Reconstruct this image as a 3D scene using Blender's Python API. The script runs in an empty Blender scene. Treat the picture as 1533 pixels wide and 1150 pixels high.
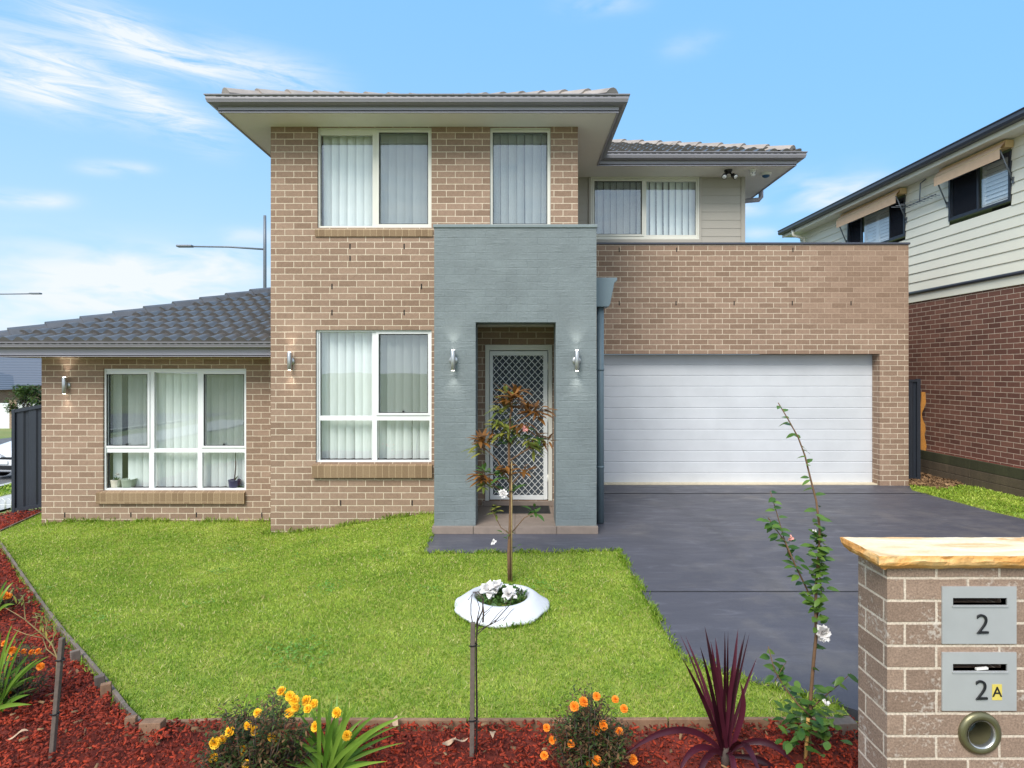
import bpy, bmesh, math, random
import numpy as np
from mathutils import Vector, Matrix
C = bpy.context.scene
COL = C.collection
R = math.radians
random.seed(7)
RNG = np.random.default_rng(11)

# ------------------------------------------------------------------ camera, world, sun, exposure
F, CX, CY, CAMZ = 900.0, 776.0, 557.0, 1.87          # focal length in px of the 1533 px wide photo
cam_d = bpy.data.cameras.new('camera')
cam = bpy.data.objects.new('camera', cam_d); COL.objects.link(cam)
cam.location = (0, 0, CAMZ); cam.rotation_euler = (R(90), 0, 0)
cam_d.sensor_width = 36; cam_d.lens = F / 1533 * 36
cam_d.shift_x = (766.5 - CX) / 1533; cam_d.shift_y = (CY - 575) / 1533
cam_d.clip_start = 0.05; cam_d.clip_end = 3000
C.camera = cam
C.view_settings.view_transform = 'Standard'; C.view_settings.look = 'None'
C.view_settings.gamma = 1; C.view_settings.exposure = 1.1
SUN_EL, SUN_AZ = R(46), R(206)                        # azimuth clockwise from +Y: behind the camera, slightly left
sun_d = bpy.data.lights.new('sun', 'SUN'); sun = bpy.data.objects.new('sun', sun_d); COL.objects.link(sun)
sun_d.energy = 1.9; sun_d.angle = R(30); sun_d.color = (1.0, 0.95, 0.87)
sd = Vector((math.sin(SUN_AZ) * math.cos(SUN_EL), math.cos(SUN_AZ) * math.cos(SUN_EL), math.sin(SUN_EL)))
sun.rotation_euler = (-sd).to_track_quat('-Z', 'Y').to_euler()
sun.location = sd * 50

def P(px, py, d):                                     # photo pixel at depth d -> world point
    return Vector(((px - CX) * d / F, d, CAMZ + (CY - py) * d / F))

world = bpy.data.worlds.new('World'); C.world = world; world.use_nodes = True
def build_world():
    nt = world.node_tree; N = nt.nodes; L = nt.links
    N.clear()
    out = N.new('ShaderNodeOutputWorld'); bg = N.new('ShaderNodeBackground')
    sky = N.new('ShaderNodeTexSky'); sky.sky_type = 'NISHITA'; sky.sun_disc = False
    sky.sun_elevation = SUN_EL; sky.sun_rotation = SUN_AZ
    sky.air_density = 1.0; sky.dust_density = 0.6; sky.ozone_density = 1.2
    bg.inputs['Strength'].default_value = 0.12
    tc = N.new('ShaderNodeTexCoord')
    def math_(op, a, b=None, c=None, clamp=False):
        n = N.new('ShaderNodeMath'); n.operation = op; n.use_clamp = clamp
        for i, v in enumerate((a, b, c)):
            if v is None: continue
            if isinstance(v, (int, float)): n.inputs[i].default_value = v
            else: L.new(v, n.inputs[i])
        return n.outputs[0]
    sep = N.new('ShaderNodeSeparateXYZ'); L.new(tc.outputs['Generated'], sep.inputs[0])
    x, y, z = sep.outputs
    az = math_('ARCTAN2', x, y); el = math_('ARCSINE', z)
    # stretched wisps
    comb = N.new('ShaderNodeCombineXYZ'); L.new(az, comb.inputs[0]); L.new(el, comb.inputs[1])
    mp = N.new('ShaderNodeMapping'); mp.inputs['Rotation'].default_value = (0, 0, R(22)); mp.inputs['Scale'].default_value = (3.0, 20, 1)
    L.new(comb.outputs[0], mp.inputs[0])
    nz = N.new('ShaderNodeTexNoise'); nz.inputs['Scale'].default_value = 2.2; nz.inputs['Detail'].default_value = 9
    nz.inputs['Roughness'].default_value = 0.68; nz.inputs['Distortion'].default_value = 0.9
    L.new(mp.outputs[0], nz.inputs['Vector'])
    mp2 = N.new('ShaderNodeMapping'); mp2.inputs['Scale'].default_value = (5, 16, 1); L.new(comb.outputs[0], mp2.inputs[0])
    nz2 = N.new('ShaderNodeTexNoise'); nz2.inputs['Scale'].default_value = 2.0; nz2.inputs['Detail'].default_value = 8
    nz2.inputs['Distortion'].default_value = 0.4; L.new(mp2.outputs[0], nz2.inputs['Vector'])
    def ang(px, py):
        a = math.atan2(px - CX, F); return a, math.atan2((CY - py), math.hypot(F, px - CX))
    # (x0,y0,x1,y1, half width px, strength, which noise)
    streaks = [(40, -20, 260, 82, 26, .8, 0), (150, 42, 345, 116, 18, .95, 0), (290, 78, 500, 132, 26, .75, 0),
               (-60, 62, 140, 118, 40, .85, 0), (60, 105, 240, 160, 32, .75, 0), (190, 140, 340, 212, 24, .95, 0),
               (-30, 120, 110, 158, 18, .5, 0), (120, 250, 225, 254, 8, .75, 1), (-30, 297, 105, 301, 9, .95, 1),
               (200, 388, 410, 380, 10, .6, 1), (330, 355, 420, 350, 14, .5, 1), (150, 425, 420, 405, 28, .85, 1),
               (-60, 475, 330, 445, 60, .95, 1), (-60, 400, 260, 420, 40, .5, 1), (1180, 296, 1330, 284, 26, .9, 1), (1095, 312, 1150, 308, 12, .7, 1),
               (1110, 350, 1170, 352, 10, .6, 1), (840, 6, 960, 2, 12, .45, 1), (990, 76, 1080, 58, 14, .22, 1),
               (1300, 330, 1500, 300, 30, .4, 1)]
    total = None
    for (x0, y0, x1, y1, w, s, k) in streaks:
        a0, e0 = ang(x0, y0); a1, e1 = ang(x1, y1)
        ca, ce = (a0 + a1) / 2, (e0 + e1) / 2
        th = math.atan2(e1 - e0, a1 - a0); hl = math.hypot(a1 - a0, e1 - e0) / 2; hw = w / F * .9
        da = math_('SUBTRACT', az, ca); de = math_('SUBTRACT', el, ce)
        u = math_('ADD', math_('MULTIPLY', da, math.cos(th) / hl), math_('MULTIPLY', de, math.sin(th) / hl))
        v = math_('ADD', math_('MULTIPLY', da, -math.sin(th) / hw), math_('MULTIPLY', de, math.cos(th) / hw))
        u2 = math_('POWER', math_('ABSOLUTE', u), 3.0); v2 = math_('MULTIPLY', v, v)
        g = math_('EXPONENT', math_('MULTIPLY', math_('ADD', u2, v2), -1.0))
        nf = (nz if k == 0 else nz2).outputs[0]
        t = math_('MULTIPLY_ADD', nf, 3.6, -1.15, clamp=True)
        t = math_('MULTIPLY', math_('MULTIPLY', g, s), t)
        total = t if total is None else math_('ADD', total, t)
    # mask for a cloud veil added behind the camera, out of view
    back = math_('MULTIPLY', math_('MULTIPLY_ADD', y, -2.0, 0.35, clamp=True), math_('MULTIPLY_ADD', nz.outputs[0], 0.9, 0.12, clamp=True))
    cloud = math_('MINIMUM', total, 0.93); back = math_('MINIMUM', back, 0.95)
    # pale veil toward the horizon
    hz = math_('POWER', math_('SUBTRACT', 1.0, math_('ABSOLUTE', z), clamp=True), 4.0)
    leftw = math_('MULTIPLY_ADD', az, -0.8, 0.6, clamp=True)
    hz = math_('MULTIPLY', hz, leftw)
    tint = N.new('ShaderNodeMix'); tint.data_type = 'RGBA'; tint.blend_type = 'MULTIPLY'; tint.inputs[0].default_value = 1
    L.new(sky.outputs[0], tint.inputs[6]); tint.inputs[7].default_value = SKY_TINT
    m0 = N.new('ShaderNodeMix'); m0.data_type = 'RGBA'; m0.inputs[0].default_value = SKY_VEIL
    L.new(tint.outputs[2], m0.inputs[6]); m0.inputs[7].default_value = SKY_BLUE
    m1 = N.new('ShaderNodeMix'); m1.data_type = 'RGBA'; L.new(hz, m1.inputs[0])
    L.new(m0.outputs[2], m1.inputs[6]); m1.inputs[7].default_value = SKY_HZ
    m2 = N.new('ShaderNodeMix'); m2.data_type = 'RGBA'; L.new(cloud, m2.inputs[0])
    L.new(m1.outputs[2], m2.inputs[6]); m2.inputs[7].default_value = SKY_CLOUD
    m3 = N.new('ShaderNodeMix'); m3.data_type = 'RGBA'; L.new(back, m3.inputs[0])       # unseen bright veil added behind the camera to whiten and flatten the facade light
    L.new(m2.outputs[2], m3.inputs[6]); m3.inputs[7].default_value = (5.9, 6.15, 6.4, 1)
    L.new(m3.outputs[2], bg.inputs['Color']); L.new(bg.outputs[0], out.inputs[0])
SKY_TINT = (1, 1, 1, 1); SKY_VEIL = 0.85
SKY_BLUE = (1.0, 2.42, 4.25, 1); SKY_HZ = (2.9, 3.65, 4.15, 1); SKY_CLOUD = (3.6, 3.8, 4.05, 1)
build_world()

# ------------------------------------------------------------------ helpers
def S(r, g, b, k=1.0):                                # sRGB 0..255 -> linear
    f = lambda c: (c / 255 / 12.92 if c / 255 <= .04045 else ((c / 255 + .055) / 1.055) ** 2.4) * k
    return (f(r), f(g), f(b), 1)

def props(o, label=None, cat=None, group=None, kind=None):
    if label: o['label'] = label
    if cat: o['category'] = cat
    if group: o['group'] = group
    if kind: o['kind'] = kind
    return o

def thing(name, label, cat, loc=(0, 0, 0), rz=0, group=None):
    o = bpy.data.objects.new(name, None); COL.objects.link(o)
    o.empty_display_size = .1
    o.location = loc; o.rotation_euler = (0, 0, rz)
    return props(o, label, cat, group)

def wloc(o):
    v = Vector((0, 0, 0))
    while o is not None:
        v += o.location; o = o.parent
    return v

def copy_tree(o, parent=None):
    c = o.copy(); COL.objects.link(c); c.parent = parent
    for ch in list(o.children): copy_tree(ch, c)
    return c

class MB:
    """collects polygons, links them as one mesh object"""
    def __init__(s): s.v = []; s.f = []; s.uv = []; s.mi = []; s.sm = []
    def face(s, pts, mi=0, uv=None, smooth=False):
        b = len(s.v); pts = [Vector(p) for p in pts]; s.v += pts
        s.f.append(tuple(range(b, b + len(pts))))
        if uv is None:
            n = (pts[1] - pts[0]).cross(pts[2] - pts[0]); a = [abs(c) for c in n]
            if a[2] >= a[0] and a[2] >= a[1]: uv = [(p.x, p.y) for p in pts]
            elif a[1] >= a[0]: uv = [(p.x, p.z) for p in pts]
            else: uv = [(p.y, p.z) for p in pts]
        s.uv += uv; s.mi.append(mi); s.sm.append(smooth)
    def mesh(s, verts, faces, mi=0, smooth=False):
        b = len(s.v); vs = [Vector(p) for p in verts]; s.v += vs
        for f in faces:
            s.f.append(tuple(b + i for i in f))
            p = [vs[i] for i in f]
            n = (p[1] - p[0]).cross(p[2] - p[0]); a = [abs(c) for c in n]
            if a[2] >= a[0] and a[2] >= a[1]: s.uv += [(q.x, q.y) for q in p]
            elif a[1] >= a[0]: s.uv += [(q.x, q.z) for q in p]
            else: s.uv += [(q.y, q.z) for q in p]
            s.mi.append(mi); s.sm.append(smooth)
    def box(s, x0, x1, y0, y1, z0, z1, mi=0):
        v = [(x0, y0, z0), (x1, y0, z0), (x1, y1, z0), (x0, y1, z0), (x0, y0, z1), (x1, y0, z1), (x1, y1, z1), (x0, y1, z1)]
        for f in ((0, 1, 5, 4), (1, 2, 6, 5), (2, 3, 7, 6), (3, 0, 4, 7), (4, 5, 6, 7), (3, 2, 1, 0)):
            s.face([v[i] for i in f], mi)
    def obox(s, c, ax, ay, az, mi=0):                 # oriented box: centre and three half axes
        c, ax, ay, az = Vector(c), Vector(ax), Vector(ay), Vector(az)
        v = [c + i * ax + j * ay + k * az for k in (-1, 1) for j in (-1, 1) for i in (-1, 1)]
        for f in ((0, 1, 5, 4), (1, 3, 7, 5), (3, 2, 6, 7), (2, 0, 4, 6), (4, 5, 7, 6), (2, 3, 1, 0)):
            s.face([v[i] for i in f], mi)
    def bar(s, a, b, w, d=None, up=(0, -1, 0), mi=0):
        a, b = Vector(a), Vector(b); d = d or w
        t = (b - a); side = t.cross(Vector(up))
        if side.length < 1e-6: side = t.cross(Vector((1, 0, 0)))
        side.normalize(); o = side.cross(t).normalized()
        s.obox((a + b) / 2, t / 2, side * w / 2, o * d / 2, mi)
    def tube(s, pts, radii, n=8, mi=0, cap=True, smooth=True):
        pts = [Vector(p) for p in pts]
        if not hasattr(radii, '__len__'): radii = [radii] * len(pts)
        rings = []; ref = Vector((0.31, 0.95, 0.11))
        for i, p in enumerate(pts):
            t = (pts[min(i + 1, len(pts) - 1)] - pts[max(i - 1, 0)]).normalized()
            u = t.cross(ref)
            if u.length < .05: u = t.cross(Vector((1, 0, 0)))
            u.normalize(); w = t.cross(u)
            rings.append([p + (u * math.cos(2 * math.pi * k / n) + w * math.sin(2 * math.pi * k / n)) * radii[i] for k in range(n)])
        vs = [q for r in rings for q in r]
        fs = [(i * n + k, i * n + (k + 1) % n, (i + 1) * n + (k + 1) % n, (i + 1) * n + k) for i in range(len(pts) - 1) for k in range(n)]
        if cap: fs += [tuple(range(n))[::-1], tuple((len(pts) - 1) * n + k for k in range(n))]
        s.mesh(vs, fs, mi, smooth)
    def lathe(s, prof, c=(0, 0, 0), n=24, axis='z', mi=0, smooth=True):   # prof: (radius, height)
        c = Vector(c); vs = []
        for r, h in prof:
            for k in range(n):
                a = 2 * math.pi * k / n
                q = (r * math.cos(a), r * math.sin(a), h)
                if axis == 'y': q = (q[0], -q[2], q[1])
                if axis == 'x': q = (q[2], q[0], q[1])
                vs.append(c + Vector(q))
        fs = [(i * n + k, i * n + (k + 1) % n, (i + 1) * n + (k + 1) % n, (i + 1) * n + k) for i in range(len(prof) - 1) for k in range(n)]
        s.mesh(vs, fs, mi, smooth)
    def build(s, name, mats, parent=None, local=False, bevel=0, label=None, merge=False):
        me = bpy.data.meshes.new(name)
        off = Vector((0, 0, 0)) if (local or parent is None) else wloc(parent)
        me.from_pydata([v - off for v in s.v], [], s.f)
        uvl = me.uv_layers.new(name='UVMap')
        uvl.data.foreach_set('uv', np.array(s.uv, dtype=np.float32).ravel())
        me.polygons.foreach_set('material_index', s.mi)
        me.polygons.foreach_set('use_smooth', s.sm)
        for m in (mats if isinstance(mats, (list, tuple)) else [mats]): me.materials.append(m)
        if merge:
            bm = bmesh.new(); bm.from_mesh(me); bmesh.ops.remove_doubles(bm, verts=bm.verts, dist=1e-5); bm.to_mesh(me); bm.free()
        me.update()
        o = bpy.data.objects.new(name, me); COL.objects.link(o); o.parent = parent
        if bevel:
            if not merge:
                bm = bmesh.new(); bm.from_mesh(me); bmesh.ops.remove_doubles(bm, verts=bm.verts, dist=1e-5); bm.to_mesh(me); bm.free()
            b = o.modifiers.new('bevel', 'BEVEL'); b.width = bevel; b.segments = 2; b.limit_method = 'ANGLE'; b.angle_limit = R(40)
            b.harden_normals = False
        if label: o['label'] = label
        return o

def big_mesh(name, verts, faces, mats, parent=None, mi=None, rnd=None, smooth=False):
    """numpy vertex array + equal-sized faces array -> object; rnd is a per-vertex value kept as attribute 'rnd'"""
    me = bpy.data.meshes.new(name)
    nv, nf, k = len(verts), len(faces), faces.shape[1]
    me.vertices.add(nv); me.vertices.foreach_set('co', np.asarray(verts, dtype=np.float32).ravel())
    me.loops.add(nf * k); me.loops.foreach_set('vertex_index', np.asarray(faces, dtype=np.int32).ravel())
    me.polygons.add(nf); me.polygons.foreach_set('loop_start', np.arange(0, nf * k, k, dtype=np.int32))
    me.polygons.foreach_set('loop_total', np.full(nf, k, dtype=np.int32))
    if mi is not None: me.polygons.foreach_set('material_index', np.asarray(mi, dtype=np.int32))
    if smooth: me.polygons.foreach_set('use_smooth', np.ones(nf, dtype=bool))
    if rnd is not None:
        at = me.attributes.new('rnd', 'FLOAT', 'POINT'); at.data.foreach_set('value', np.asarray(rnd, dtype=np.float32))
    for m in (mats if isinstance(mats, (list, tuple)) else [mats]): me.materials.append(m)
    me.update(calc_edges=True); me.validate()
    o = bpy.data.objects.new(name, me); COL.objects.link(o); o.parent = parent
    return o

# ------------------------------------------------------------------ materials
class NT:
    def __init__(s, name):
        s.m = bpy.data.materials.new(name); s.m.use_nodes = True
        s.t = s.m.node_tree; s.N = s.t.nodes; s.L = s.t.links
        s.p = s.N['Principled BSDF']; s.out = s.N['Material Output']
        s.tc = s.N.new('ShaderNodeTexCoord')
    def new(s, t, **kw):
        n = s.N.new(t)
        for k, v in kw.items(): setattr(n, k, v)
        return n
    def link(s, a, b): s.L.new(a, b)
    def noise(s, scale, detail=4, vec=None, rough=.55, dist=0):
        n = s.new('ShaderNodeTexNoise'); n.inputs['Scale'].default_value = scale; n.inputs['Detail'].default_value = detail
        n.inputs['Roughness'].default_value = rough; n.inputs['Distortion'].default_value = dist
        s.link(vec if vec is not None else s.tc.outputs['Object'], n.inputs['Vector']); return n.outputs[0]
    def mapping(s, scale, src=None, rot=(0, 0, 0)):
        n = s.new('ShaderNodeMapping'); n.inputs['Scale'].default_value = scale; n.inputs['Rotation'].default_value = rot
        s.link(src if src is not None else s.tc.outputs['Object'], n.inputs[0]); return n.outputs[0]
    def ramp(s, fac, stops):
        n = s.new('ShaderNodeValToRGB'); e = n.color_ramp.elements
        while len(e) < len(stops): e.new(.5)
        for i, (p, c) in enumerate(stops):
            e[i].position = p; e[i].color = c if hasattr(c, '__len__') else (c, c, c, 1)
        s.link(fac, n.inputs[0]); return n.outputs[0]
    def mix(s, fac, a, b, blend='MIX'):
        n = s.new('ShaderNodeMix', data_type='RGBA', blend_type=blend)
        for i, v in ((0, fac), (6, a), (7, b)):
            if isinstance(v, (int, float)): n.inputs[i].default_value = v if i == 0 else (v, v, v, 1)
            elif hasattr(v, '__len__'): n.inputs[i].default_value = v
            else: s.link(v, n.inputs[i])
        return n.outputs[2]
    def math(s, op, a, b=0.0, clamp=False):
        n = s.new('ShaderNodeMath', operation=op, use_clamp=clamp)
        for i, v in enumerate((a, b)):
            if isinstance(v, (int, float)): n.inputs[i].default_value = v
            else: s.link(v, n.inputs[i])
        return n.outputs[0]
    def bump(s, h, strength=.3, dist=.01):
        n = s.new('ShaderNodeBump'); n.inputs['Strength'].default_value = strength; n.inputs['Distance'].default_value = dist
        s.link(h, n.inputs['Height']); s.link(n.outputs[0], s.p.inputs['Normal']); return n
    def col(s, c):
        if hasattr(c, '__len__'): s.p.inputs['Base Color'].default_value = c
        else: s.link(c, s.p.inputs['Base Color'])
    def rough(s, r):
        if isinstance(r, (int, float)): s.p.inputs['Roughness'].default_value = r
        else: s.link(r, s.p.inputs['Roughness'])
        return s

def simple(name, c, rough=.5, metal=0, var=.12, nscale=14, bump=0, spec=.5):
    t = NT(name); n = t.noise(nscale, 5)
    f = t.ramp(n, [(.3, 1 - var), (.7, 1 + var * .6)])
    t.col(t.mix(1.0, c, f, 'MULTIPLY')); t.rough(rough)
    t.p.inputs['Metallic'].default_value = metal; t.p.inputs['Specular IOR Level'].default_value = spec
    if bump: t.bump(t.noise(nscale * 4, 4), bump, .004)
    return t.m

def brick(name, c1, c2, mortar, scale=1.0, msize=.0052, bump=.5, var=.35, smear=False, third=None, stains=False):
    t = NT(name); uv = t.tc.outputs['UV']
    b = t.new('ShaderNodeTexBrick'); b.offset = .5
    b.inputs['Scale'].default_value = scale; b.inputs['Mortar Size'].default_value = msize; b.inputs['Mortar Smooth'].default_value = .25
    b.inputs['Brick Width'].default_value = .24; b.inputs['Row Height'].default_value = .086; b.inputs['Bias'].default_value = 0
    b.inputs['Color1'].default_value = c1; b.inputs['Color2'].default_value = c2; b.inputs['Mortar'].default_value = mortar
    # slightly wandering joints
    wob = t.noise(9, 3, uv); wv = t.new('ShaderNodeVectorMath', operation='MULTIPLY_ADD')
    cmb = t.new('ShaderNodeCombineXYZ'); t.link(wob, cmb.inputs[0]); t.link(t.noise(11, 3, uv, dist=.3), cmb.inputs[1])
    t.link(cmb.outputs[0], wv.inputs[0]); wv.inputs[1].default_value = (.006, .006, 0); t.link(uv, wv.inputs[2])
    t.link(wv.outputs[0], b.inputs['Vector'])
    fine = t.noise(120, 4, uv, .7); med = t.noise(22, 4, uv); big = t.noise(.7, 4, uv)
    col = t.mix(1, b.outputs['Color'], t.ramp(fine, [(.3, 1 - var), (.72, 1 + var * .55)]), 'MULTIPLY')
    col = t.mix(1, col, t.ramp(med, [(.25, .88), (.75, 1.1)]), 'MULTIPLY')
    col = t.mix(1, col, t.ramp(big, [(.3, .93), (.7, 1.05)]), 'MULTIPLY')
    if smear:                                         # mortar rubbed over with brick-coloured slurry, top right of the garage
        sx = t.new('ShaderNodeSeparateXYZ'); t.link(uv, sx.inputs[0])
        mx = t.math('MULTIPLY_ADD', sx.outputs[0], 1.3); mx.node.inputs[2].default_value = -5.6
        edge = t.math('ADD', mx, t.math('MULTIPLY', t.math('SUBTRACT', t.noise(1.5, 3, uv), .5), 2.2), True)
        top = t.math('MULTIPLY_ADD', sx.outputs[1], 3.5, True); top.node.inputs[2].default_value = -8.6
        k = t.math('MULTIPLY', t.math('MULTIPLY', edge, top), .8)
        sm = t.mix(1, c1, t.ramp(t.noise(40, 4, uv), [(.3, .85), (.7, 1.12)]), 'MULTIPLY')
        col = t.mix(t.math('MULTIPLY', k, b.outputs['Fac']), col, sm)
    if stains:                                        # chalky efflorescence
        st = t.ramp(t.math('MULTIPLY', t.noise(7, 5, uv), t.noise(60, 5, uv)), [(.30, 0), (.42, 1)])
        col = t.mix(t.math('MULTIPLY', st, .5), col, S(205, 198, 190))
    t.col(col); t.rough(.88); t.p.inputs['Specular IOR Level'].default_value = .25
    h = t.math('SUBTRACT', t.math('MULTIPLY', fine, .25), b.outputs['Fac'])
    t.bump(h, bump, .006)
    return t.m

M = {}
M['brick'] = brick('tan_brick', S(165, 139, 120, .97), S(144, 119, 101, .97), S(216, 200, 178))
M['brick_garage'] = brick('tan_brick_smeared', S(165, 139, 120, .97), S(144, 119, 101, .97), S(216, 200, 178), smear=True)
M['brick_brown'] = brick('brown_brick', S(134, 94, 80), S(106, 72, 62), S(204, 186, 166), var=.4)
M['brick_pillar'] = brick('pillar_brick', S(158, 134, 118), S(136, 114, 100), S(206, 190, 174), msize=.0054, var=.42, stains=True)
def sillm():
    t = NT('sill_brick'); b = t.new('ShaderNodeTexBrick'); uv = t.tc.outputs['UV']; b.offset = 0
    b.inputs['Scale'].default_value = 1; b.inputs['Brick Width'].default_value = .086; b.inputs['Row Height'].default_value = 5
    b.inputs['Mortar Size'].default_value = .004; b.inputs['Mortar Smooth'].default_value = .3
    b.inputs['Color1'].default_value = S(150, 126, 98); b.inputs['Color2'].default_value = S(132, 108, 82); b.inputs['Mortar'].default_value = S(176, 152, 122)
    t.link(uv, b.inputs['Vector'])
    t.col(t.mix(1, b.outputs[0], t.ramp(t.noise(90, 4, uv), [(.3, .75), (.7, 1.12)]), 'MULTIPLY')); t.rough(.85)
    t.bump(t.math('SUBTRACT', t.math('MULTIPLY', t.noise(80, 4, uv), .3), b.outputs['Fac']), .5, .005)
    return t.m
M['sill'] = sillm()
def greypaint():
    t = NT('painted_brick'); uv = t.tc.outputs['UV']; b = t.new('ShaderNodeTexBrick'); b.offset = .5
    b.inputs['Scale'].default_value = 1; b.inputs['Brick Width'].default_value = .24; b.inputs['Row Height'].default_value = .086
    b.inputs['Mortar Size'].default_value = .006; b.inputs['Mortar Smooth'].default_value = 1
    n0 = t.noise(6, 4, uv, .6, .5)
    cmb = t.new('ShaderNodeCombineXYZ'); t.link(n0, cmb.inputs[1]); t.link(t.noise(8, 3, uv), cmb.inputs[0])
    wv = t.new('ShaderNodeVectorMath', operation='MULTIPLY_ADD'); t.link(cmb.outputs[0], wv.inputs[0]); wv.inputs[1].default_value = (.03, .03, 0); t.link(uv, wv.inputs[2])
    t.link(wv.outputs[0], b.inputs['Vector'])
    c = t.mix(1, S(112, 121, 123), t.ramp(t.noise(3, 5, uv), [(.3, .88), (.7, 1.1)]), 'MULTIPLY')
    c = t.mix(1, c, t.ramp(t.noise(40, 4, uv), [(.3, .93), (.7, 1.05)]), 'MULTIPLY')
    t.col(c); t.rough(.62)
    streak = t.noise(1, 5, t.mapping((2.6, 26, 1), uv), .5)
    ridge = t.ramp(streak, [(.52, 0), (.6, 1), (.68, .1)])
    h = t.math('ADD', t.math('MULTIPLY', t.math('MULTIPLY', b.outputs['Fac'], t.ramp(t.noise(2.5, 3, uv), [(.35, .2), (.65, 1)])), -.6), t.math('MULTIPLY', t.math('MULTIPLY', ridge, t.ramp(t.noise(4, 3, uv), [(.45, 0), (.65, 1)])), .45))
    h = t.math('ADD', h, t.math('MULTIPLY', t.noise(16, 5, uv), .8))
    t.bump(h, .5, .01)
    return t.m
M['grey'] = greypaint()
M['fascia'] = simple('fascia_paint', S(160, 157, 168), .45, var=.05, nscale=4)
M['gutter'] = simple('gutter_steel', S(128, 126, 132), .35, var=.06, nscale=3)
M['gutter_dark'] = simple('dark_gutter_steel', S(62, 64, 72), .35, var=.06, nscale=3)
M['slot'] = simple('slot_dark', S(48, 47, 52), .6)
M['soffit'] = simple('soffit_board', S(228, 224, 214), .6, var=.03, nscale=3)
M['frame'] = simple('cream_aluminium', S(216, 214, 204), .35, var=.03, nscale=6)
M['frame_white'] = simple('white_aluminium', S(226, 228, 228), .35, var=.03, nscale=6)
M['seal'] = simple('black_rubber', S(38, 40, 42), .7)
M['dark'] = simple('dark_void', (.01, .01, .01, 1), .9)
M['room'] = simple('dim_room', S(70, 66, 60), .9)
M['black'] = simple('black_plastic', S(28, 28, 30), .4)
M['white'] = simple('white_plastic', S(232, 232, 230), .4, var=.03)
M['steel'] = simple('brushed_steel', S(186, 186, 186), .32, metal=.85, var=.06, nscale=40)
M['cap_grey'] = simple('parapet_cap', S(120, 131, 133), .5, var=.06)
M['cap_dark'] = simple('parapet_flashing', S(66, 68, 80), .4, var=.06)
M['pipe'] = simple('painted_pipe', S(106, 122, 130), .42, var=.06, nscale=5)
M['porch_tile'] = simple('porch_tile', S(134, 120, 110), .6, var=.14, nscale=9, bump=.1)
M['cream'] = simple('cream_threshold', S(206, 194, 168), .7)
def tilem(name, c, rough):
    t = NT(name); uv = t.tc.outputs['Object']
    t.col(t.mix(1, c, t.ramp(t.noise(5, 5, uv), [(.25, .75), (.75, 1.2)]), 'MULTIPLY')); t.rough(rough)
    t.bump(t.noise(90, 3, uv), .12, .003); return t.m
M['tile'] = tilem('slate_grey_tile', S(92, 89, 88), .34)
M['tile_cap'] = tilem('ridge_tile', S(84, 86, 92), .5)
M['tile_pale'] = tilem('pale_cap_tile', S(158, 147, 138), .6)  # paler tile colour for the upper hip caps
def weatherboard(name, c, row):
    t = NT(name); uv = t.tc.outputs['UV']
    t.col(t.mix(1, c, t.ramp(t.noise(1.2, 4, uv), [(.3, .95), (.7, 1.04)]), 'MULTIPLY')); t.rough(.55)
    t.bump(t.noise(1, 4, t.mapping((3, 90, 1), uv)), .05, .003); return t.m
M['clad'] = weatherboard('taupe_board', S(166, 160, 150), .14)
M['clad_n'] = weatherboard('cream_board', S(236, 232, 214), .18)
def garagem():
    t = NT('garage_door_steel'); uv = t.tc.outputs['UV']
    t.col(t.mix(1, S(202, 205, 210), t.ramp(t.noise(2.2, 4, uv), [(.3, .92), (.7, 1.02)]), 'MULTIPLY')); t.rough(.42)
    t.bump(t.noise(1, 3, t.mapping((40, 160, 1), uv)), .12, .002); return t.m
M['garage'] = garagem()
def blindm():
    t = NT('blind_fabric')
    t.col(t.mix(1, S(238, 242, 240), t.ramp(t.noise(30, 3, t.mapping((1, 1, .1))), [(.3, .95), (.7, 1.02)]), 'MULTIPLY')); t.rough(.8)
    t.p.inputs['Specular IOR Level'].default_value = .15
    return t.m
M['blind'] = blindm()
def glassm(name, tint, refl=.07, top=.75):
    t = NT(name); t.N.remove(t.p)
    lw = t.new('ShaderNodeLayerWeight'); lw.inputs['Blend'].default_value = .5
    f = t.math('MULTIPLY_ADD', t.math('POWER', lw.outputs['Facing'], 4.0), top, True); f.node.inputs[2].default_value = refl
    tr = t.new('ShaderNodeBsdfTransparent'); tr.inputs[0].default_value = tint
    gl = t.new('ShaderNodeBsdfGlossy'); gl.inputs['Roughness'].default_value = .01; gl.inputs[0].default_value = (.95, .97, 1, 1)
    n = t.new('ShaderNodeBump'); n.inputs['Strength'].default_value = .04; n.inputs['Distance'].default_value = .02
    t.link(t.noise(1.6, 2), n.inputs['Height']); t.link(n.outputs[0], gl.inputs['Normal'])
    mx = t.new('ShaderNodeMixShader'); t.link(f, mx.inputs[0]); t.link(tr.outputs[0], mx.inputs[1]); t.link(gl.outputs[0], mx.inputs[2])
    t.link(mx.outputs[0], t.out.inputs[0]); return t.m
M['glass'] = glassm('window_glass', (.96, .99, .985, 1), .16)
M['glass_car'] = glassm('car_glass', (.25, .28, .3, 1), .12)
def screenm(name, c, k):
    t = NT(name); t.N.remove(t.p)
    d = t.new('ShaderNodeBsdfDiffuse'); d.inputs[0].default_value = c
    tr = t.new('ShaderNodeBsdfTransparent'); mx = t.new('ShaderNodeMixShader'); mx.inputs[0].default_value = k
    t.link(tr.outputs[0], mx.inputs[1]); t.link(d.outputs[0], mx.inputs[2]); t.link(mx.outputs[0], t.out.inputs[0]); return t.m
M['screen'] = screenm('fly_screen', S(100, 110, 112), .24)
M['screen_n'] = screenm('dark_fly_screen', S(42, 44, 50), .85)
M['flymesh'] = screenm('door_fly_mesh', S(92, 100, 108), .62)
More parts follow.
